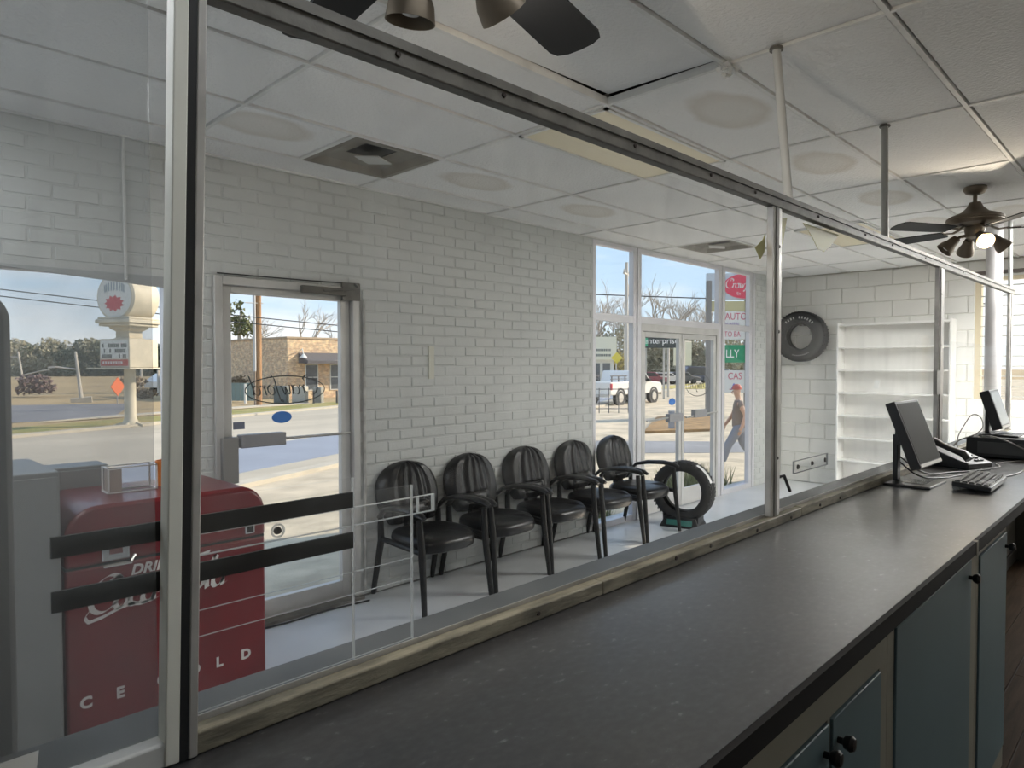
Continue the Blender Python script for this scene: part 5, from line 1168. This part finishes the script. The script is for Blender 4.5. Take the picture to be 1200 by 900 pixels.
text('white_lettering', 'enterprise', 0.55, mat('letter_white', (0.92, 0.92, 0.90), 0.5), bnr, T(0.16, -0.075, 3.80) @ FACE_MY, extrude=0.005, align='LEFT')
for x in (0.3, 1.5, 2.7): MB().box(x-0.06, x+0.06, -0.05, 0.05, 0, 3.35).build('post', GALV, en)
wb = thing('white_building', 'small white shop building at the left edge of the tall windows', 'building', (47.6, 37.2, G), math.radians(-45.5))
MB().box(-9, 2.1, 0, 6, -0.05, 3.2).build('walls', mat('white_stucco', (0.72, 0.70, 0.62), 0.7), wb)
fa = MB().box(-9, 2.3, -0.35, 0, 2.7, 4.7).build('fascia_sign', mat('cream_fascia', (0.75, 0.72, 0.56), 0.6), wb)
mb = MB()
for r in range(2):
    for i in range(9): mb.box(0.4+i*0.16-0.0, 0.4+i*0.16+0.11, -0.37, -0.35, 3.55-r*0.45-0.1, 3.55-r*0.45+0.1)
mb.build('fascia_letters', mat('letter_grey', (0.12, 0.13, 0.12), 0.6), fa)
for x in (-1.2, 0.25, 1.15):
    wd = MB().box(x, x+0.65, -0.04, 0, 0.3, 2.4).build('window', mat('far_window', (0.10, 0.11, 0.12), 0.2), wb); MB().box(x-0.06, x+0.71, -0.06, -0.041, 1.3, 1.38).build('window_frame', SIGNF, wd)
tag(MB().prism([(-0.35, -0.35), (0.35, -0.35), (0.35, 0.35), (-0.35, 0.35)], -0.03, 0.03, RX(PI/2) @ RZ(PI/4)).build('yellow_sign', mat('sign_yellow', (0.75, 0.60, 0.04), 0.5), loc=(48.0, 34.6, 2.3), rot=(0, 0, math.radians(-45))), 'yellow diamond road sign beside the white building', 'sign')
tag(MB().tube([(0, 0.06, 0), (0, 0.06, 3.0)], 0.05, 6).build('sign_post', GALV, loc=(48.0, 34.6, G)), 'thin post holding the yellow diamond sign', 'post')
leafy_tree('round yellow leaved tree right of the white building', 51.1, 36.5, 3.6, 2.6, LEAF_Y, BARK, 51, None, 400, 0.15, 6)
u2 = thing('utility_pole', 'far utility pole with crossarm behind the tall windows', 'utility pole', (49.85, 34.9, G), 0.4)
MB().tube([(0, 0, 0), (0, 0, 11.2)], [0.2, 0.14], 8).build('pole', GALV, u2)
MB().box(-1.1, 1.1, -0.08, 0.08, 10.1, 10.25).build('crossarm', GALV, u2)
for x in (-1.0, -0.5, 0.5, 1.0): MB().tube([(x, 0, 10.25), (x, 0, 10.5)], 0.06, 6).build('insulator', GALV, u2)
MB().tube([(0.3, 0, 8.4), (0.3, 0, 9.3)], 0.22, 10).build('transformer', GALV, u2)
for i, (px_, py_, h) in enumerate(((41.6, 25.6, 4.9), (44.7, 26.2, 4.0), (50.6, 35.6, 5.6))):
    t = thing('light_pole', ('thin light pole behind the banner sign', 'short thin pole right of the banner sign', 'thin pale pole beside the yellow tree')[i], 'pole', (px_, py_, G)); MB().tube([(0, 0, 0), (0, 0, h)], 0.09, 6).build('pole', GALV, t); MB().box(-0.15, 0.9, -0.1, 0.1, h-0.08, h).build('lamp_head', GALV, t)

# white pickup
pk = thing('pickup_truck', 'white pickup truck with ladder rack on the road', 'pickup truck', (33.2, 23.45, G), math.radians(4))
PW = mat('pickup_white', (0.78, 0.76, 0.72), 0.3, coat=0.3)
prof = [(-2.95, 0.55), (2.85, 0.55), (2.9, 1.0), (2.75, 1.18), (1.55, 1.28), (0.75, 1.86), (-0.7, 1.9), (-0.95, 1.28), (-2.95, 1.28)]
MB().prism(prof, -0.98, 0.98, RX(PI/2)).build('body', PW, pk, bevel=0.06)
DG = mat('car_glass', (0.03, 0.035, 0.04), 0.15)
for s in (-1, 1):
    MB().prism([(1.35, 1.3), (0.72, 1.78), (0.12, 1.8), (0.12, 1.3)], s*0.98-0.02, s*0.98+0.02, RX(PI/2)).build('front_window', DG, pk); MB().prism([(0.02, 1.3), (0.02, 1.8), (-0.62, 1.8), (-0.82, 1.3)], s*0.98-0.02, s*0.98+0.02, RX(PI/2)).build('rear_window', DG, pk)
    for x in (-1.9, 1.85):
        MB().lathe([(0.41, -0.08), (0.52, -0.08), (0.52, 0.06), (0.41, 0.06)], 22, T(x, s*0.94, 0.42) @ RX(PI/2), closed=True).build('wheel_arch', mat('arch_dark', (0.05, 0.05, 0.05), 0.7), pk)
        wh = MB().tube([(x, s*0.70, 0.39), (x, s*1.0, 0.39)], 0.39, 22).build('wheel', RUBBER, pk); MB().lathe([(0, 0.03), (0.24, 0.03), (0.26, 0), (0, 0)], 18, T(x, s*1.0, 0.39) @ RX(-s*PI/2)).build('rim', GALV, wh)
    MB().box(-2.97, -2.9, s*0.98-0.1, s*0.98+0.012, 0.85, 1.2).build('tail_light', mat('tail_red', (0.6, 0.03, 0.05), 0.3), pk)
    MB().box(0.95, 1.15, s*0.98, s*1.2, 1.25, 1.42).build('mirror', BLACK, pk)
MB().box(-3.05, -2.95, -0.95, 0.95, 0.45, 0.62).build('rear_bumper', GALV, pk); MB().box(2.85, 2.98, -0.95, 0.95, 0.45, 0.75).build('front_bumper', GALV, pk)
MB().box(0.5, 0.75, -0.2, 0.2, 1.31, 1.9, RY(0)).build('windscreen_bar', PW, pk)
mb = MB()
for x in (-2.7, -2.0, -1.3): 
    for s in (-0.9, 0.9): mb.box(x-0.03, x+0.03, s-0.03, s+0.03, 1.28, 1.62)
for s in (-0.9, 0.9): mb.box(-2.8, -1.1, s-0.03, s+0.03, 1.58, 1.64); mb.box(-2.8, -1.1, s-0.03, s+0.03, 1.42, 1.46)
mb.build('bed_rack', mat('rack_grey', (0.12, 0.12, 0.13), 0.5), pk)
# low mesh fence in front of the pickup
mf = thing('wire_fence', 'low dark wire fence at the left edge of the tall windows', 'fence', (24.6, 19.8, G), math.radians(-44))
for i in range(7): MB().tube([(i*0.45, 0, 0), (i*0.45, 0, 1.15)], 0.022, 6).build('picket', mat('fence_dark', (0.08, 0.08, 0.085), 0.6), mf)
for z in (0.2, 0.65, 1.1): MB().tube([(0, 0, z), (2.7, 0, z)], 0.018, 6).build('rail', mat('fence_dark', (0.08, 0.08, 0.085), 0.6), mf)
gp = 'distant parked cars'
car('car', 'dark blue van parked beyond the road, left of the sign post', 76.6, 43.3, -0.5, mat('car_navy', (0.06, 0.08, 0.14), 0.3), 5.6, 2.0, 2.1, gp)
car('car', 'pale blue car parked between the sign posts', 80.5, 42.0, -0.5, mat('car_pale_blue', (0.35, 0.42, 0.50), 0.3), 5.0, 1.9, 1.8, gp)
car('car', 'dark red car beyond the pickup bonnet', 66.3, 43.6, -0.6, mat('car_maroon', (0.25, 0.05, 0.07), 0.3), 4.6, 1.9, 1.5, gp)
car('car', 'white car half hidden beside the dark red car', 69.5, 43.4, -0.6, mat('car_white', (0.7, 0.68, 0.64), 0.35), 4.4, 1.8, 1.4, gp)
car('car', 'dark grey car left of the navy van', 72.4, 43.0, -0.5, mat('car_grey', (0.10, 0.10, 0.11), 0.3), 4.5, 1.85, 1.45, gp)
tag(MB().box(-0.9, 0.9, -0.1, 0.1, 2.2, 4.6).build('cream_board', mat('cream_fascia', (0.75, 0.72, 0.56), 0.6), loc=(62.0, 36.5, G), rot=(0, 0, -0.8)), 'cream sign board standing among the trees', 'sign')
tag(MB().tube([(0, 0, 0), (0, 0, 2.2)], 0.1, 6).build('sign_post', GALV, loc=(62.0, 36.5, G)), 'post under the cream sign board among the trees', 'post')
tag(MB().box(-0.1, 0.1, -0.04, 0.04, 0, 0.66).build('utility_box', mat('box_blue_grey', (0.28, 0.30, 0.34), 0.6), loc=(20.2, 12.3, G), rot=(0, 0, -0.8)), 'blue grey marker board on the mulch island', 'board')
# woods behind
rr = random.Random(21)
for i in range(34):
    f = i/33; x = 90+40*f+rr.uniform(-3, 3)-2; y = 80-36*f+rr.uniform(-3, 3)
    if i % 3 == 2:
        o = bpy.data.objects.new('far_tree', far_me[2]); C.objects.link(o); o.location = (x-6, y-4, G); o.scale = (rr.uniform(3.0, 5.0),)*3; o.rotation_euler = (0, 0, i); tag(o, 'olive tree in the wood beyond the parked cars', 'tree', 'wood beyond the parked cars')
    else: bare_tree('tall bare tree in the wood beyond the parked cars', x, y, rr.uniform(15, 20), i, 'bare trees beyond the parked cars')
lowm = blob_tree_mesh(9, leaf_mat('brown_olive', (0.50, 0.43, 0.32)))
for i in range(22):
    f = i/21; o = bpy.data.objects.new('far_bush', lowm); C.objects.link(o); o.location = (88+36*f, 78-38*f, G); o.scale = (rr.uniform(2.6, 3.6),)*3; o.rotation_euler = (0, 0, i*2); tag(o, 'brown olive brush closing the view beyond the parked cars', 'bush', 'brush beyond the parked cars')

# weeds outside the glass
GRASSM = mat('weed_green', (0.18, 0.22, 0.07), 0.8, var=0.5, vscale=3)
def weeds(x0, x1, y0, y1, z, n, h, seed):
    r = random.Random(seed); mb = MB()
    for i in range(n):
        x, y = r.uniform(x0, x1), r.uniform(y0, y1); k = h*r.uniform(0.4, 1.2); a = r.uniform(0, 6.28); w = 0.012
        dx, dy = math.cos(a), math.sin(a)
        mb.add([(x-dy*w, y+dx*w, z), (x+dy*w, y-dx*w, z), (x+dx*k*0.45, y+dy*k*0.45, z+k)], [(0, 1, 2)])
    o = mb.build('weeds', GRASSM, fix=False); tag(o, 'green weeds growing outside along the window sill', 'weeds', kind='stuff')
weeds(5.3, 6.1, YW+0.32, YW+0.8, -0.08, 500, 0.30, 1)
weeds(8.0, 9.0, YW+0.36, YW+1.1, -0.12, 700, 0.34, 2)

# ---- person walking outside
SKIN = mat('skin', (0.50, 0.31, 0.22), 0.6); SHIRT = mat('brown_shirt', (0.20, 0.16, 0.14), 0.85, var=0.2, vscale=6); JEAN = mat('grey_blue_jeans', (0.20, 0.22, 0.27), 0.85); CAP = mat('red_cap', (0.42, 0.09, 0.07), 0.7)
def skin_obj(name, joints, edges, m, parent, root=0, sub=2):
    me = bpy.data.meshes.new(name); me.from_pydata([j[:3] for j in joints], edges, []); me.update(); me.materials.append(m)
    o = bpy.data.objects.new(name, me); C.objects.link(o); o.parent = parent
    s = o.modifiers.new('skin', 'SKIN'); s.use_smooth_shade = True
    for i, j in enumerate(joints):
        sv = me.skin_vertices[0].data[i]; sv.radius = (j[3], j[4] if len(j) > 4 else j[3]); sv.use_root = (i == root)
    d = o.modifiers.new('sub', 'SUBSURF'); d.levels = sub; d.render_levels = sub
    return o
ps = thing('person', 'person in red cap, brown shirt and jeans walking past outside', 'person', (13.64, 6.67, G), math.radians(122))
# local +X is the walking direction
B = [(0, 0, 0.93, .13, .15), (0.01, 0, 1.12, .12, .145), (0.02, 0, 1.32, .13, .17), (0.02, 0, 1.43, .09, .12), (0.03, 0, 1.50, .055), (0.05, 0, 1.56, .065), (0.06, 0, 1.64, .088, .08), (0.05, 0, 1.72, .07),
     (0.02, 0.18, 1.40, .062), (-0.10, 0.24, 1.14, .048), (-0.02, 0.25, 0.90, .036), (0.02, 0.25, 0.82, .04, .025),
     (0.02, -0.18, 1.40, .062), (0.10, -0.25, 1.14, .048), (0.24, -0.23, 0.95, .036), (0.29, -0.22, 0.89, .04, .025),
     (0.02, 0.09, 0.86, .098), (0.24, 0.10, 0.50, .07), (0.36, 0.10, 0.10, .045), (0.47, 0.10, 0.05, .035),
     (0.0, -0.09, 0.86, .098), (-0.10, -0.10, 0.49, .07), (-0.42, -0.10, 0.16, .045), (-0.36, -0.10, 0.05, .035)]
E_ = [(0, 1), (1, 2), (2, 3), (3, 4), (4, 5), (5, 6), (6, 7), (2, 8), (8, 9), (9, 10), (10, 11), (2, 12), (12, 13), (13, 14), (14, 15), (0, 16), (16, 17), (17, 18), (18, 19), (0, 20), (20, 21), (21, 22), (22, 23)]
body = skin_obj('body', [(*j[:3], j[3]*(0.72 if i in (0, 1, 2, 16, 17, 20, 21) else 1), (j[4] if len(j) > 4 else j[3])*(0.72 if i in (0, 1, 2, 16, 17, 20, 21) else 1)) for i, j in enumerate(B)], E_, SKIN, ps)
g = lambda j, k: (*j[:3], j[3]*k+0.006, (j[4] if len(j) > 4 else j[3])*k+0.006)
ts = skin_obj('shirt', [(0, 0, 0.84, .17, .19), (0, 0, 0.96, .165, .185), g(B[1], 1.2), g(B[2], 1.1), g(B[3], 1.0), g(B[8], 1.2), (*[(a+b)/2 for a, b in zip(B[8][:3], B[9][:3])], .075), g(B[12], 1.2), (*[(a+b)/2 for a, b in zip(B[12][:3], B[13][:3])], .075)], [(0, 1), (1, 2), (2, 3), (3, 4), (3, 5), (5, 6), (3, 7), (7, 8)], SHIRT, ps)
skin_obj('trousers', [(0, 0, 1.02, .145, .165), g(B[0], 1.16), g(B[16], 1.15), g(B[17], 1.2), g(B[18], 1.45), g(B[20], 1.15), g(B[21], 1.2), g(B[22], 1.45)], [(0, 1), (1, 2), (2, 3), (3, 4), (1, 5), (5, 6), (6, 7)], JEAN, ps, root=1)
for f in (19, 23):
    j = B[f]; a = B[f-1]
    skin_obj('shoe', [(a[0]-0.03, a[1], j[2]+0.02, .05), (j[0]-0.05, j[1], j[2], .048), (j[0]+0.10, j[1], j[2]-0.005, .04)], [(0, 1), (1, 2)], SIGNF, ps)
MB().lathe([(0.0, 0.11), (0.05, 0.105), (0.095, 0.06), (0.105, 0.0), (0.1, -0.005)], 20, T(0.055, 0, 1.68)).build('cap', CAP, ps, smooth=True)
MB().prism([(0.08, -0.085), (0.19, -0.06), (0.215, 0), (0.19, 0.06), (0.08, 0.085)], 1.675, 1.685).build('cap_peak', CAP, ps)
fc = MB(); fc.tube([(0.135, 0, 1.645), (0.168, 0, 1.60), (0.135, 0, 1.59)], [0.01, 0.016, 0.008], 8); nose = fc.build('nose', SKIN, ps, smooth=True)
for s in (-1, 1):
    MB().lathe([(0, 0.012), (0.012, 0), (0, -0.012)], 8, T(0.135, s*0.032, 1.645)).build('eye', BLACK, ps); MB().lathe([(0, 0.03), (0.02, 0), (0, -0.03)], 8, T(0.06, s*0.083, 1.625)).build('ear', SKIN, ps)
    hb = (B[11], B[15])[0 if s > 0 else 1]
    for k in range(5):
        a = (-0.028+k*0.014) if k < 4 else -0.035; L = (0.062, 0.072, 0.075, 0.066, 0.05)[k]
        MB().tube([(hb[0]+a, hb[1], hb[2]-0.015), (hb[0]+a+(0.01 if k < 4 else 0.035), hb[1]-s*0.008, hb[2]-0.02-L*0.6), (hb[0]+a+(0.02 if k < 4 else 0.045), hb[1]-s*0.02, hb[2]-0.02-L)], [0.010, 0.009, 0.006], 6).build('finger', SKIN, ps, smooth=True)
MB().box(0.13, 0.142, -0.028, 0.028, 1.572, 1.578).build('mouth', mat('lip', (0.35, 0.14, 0.12), 0.6), ps)
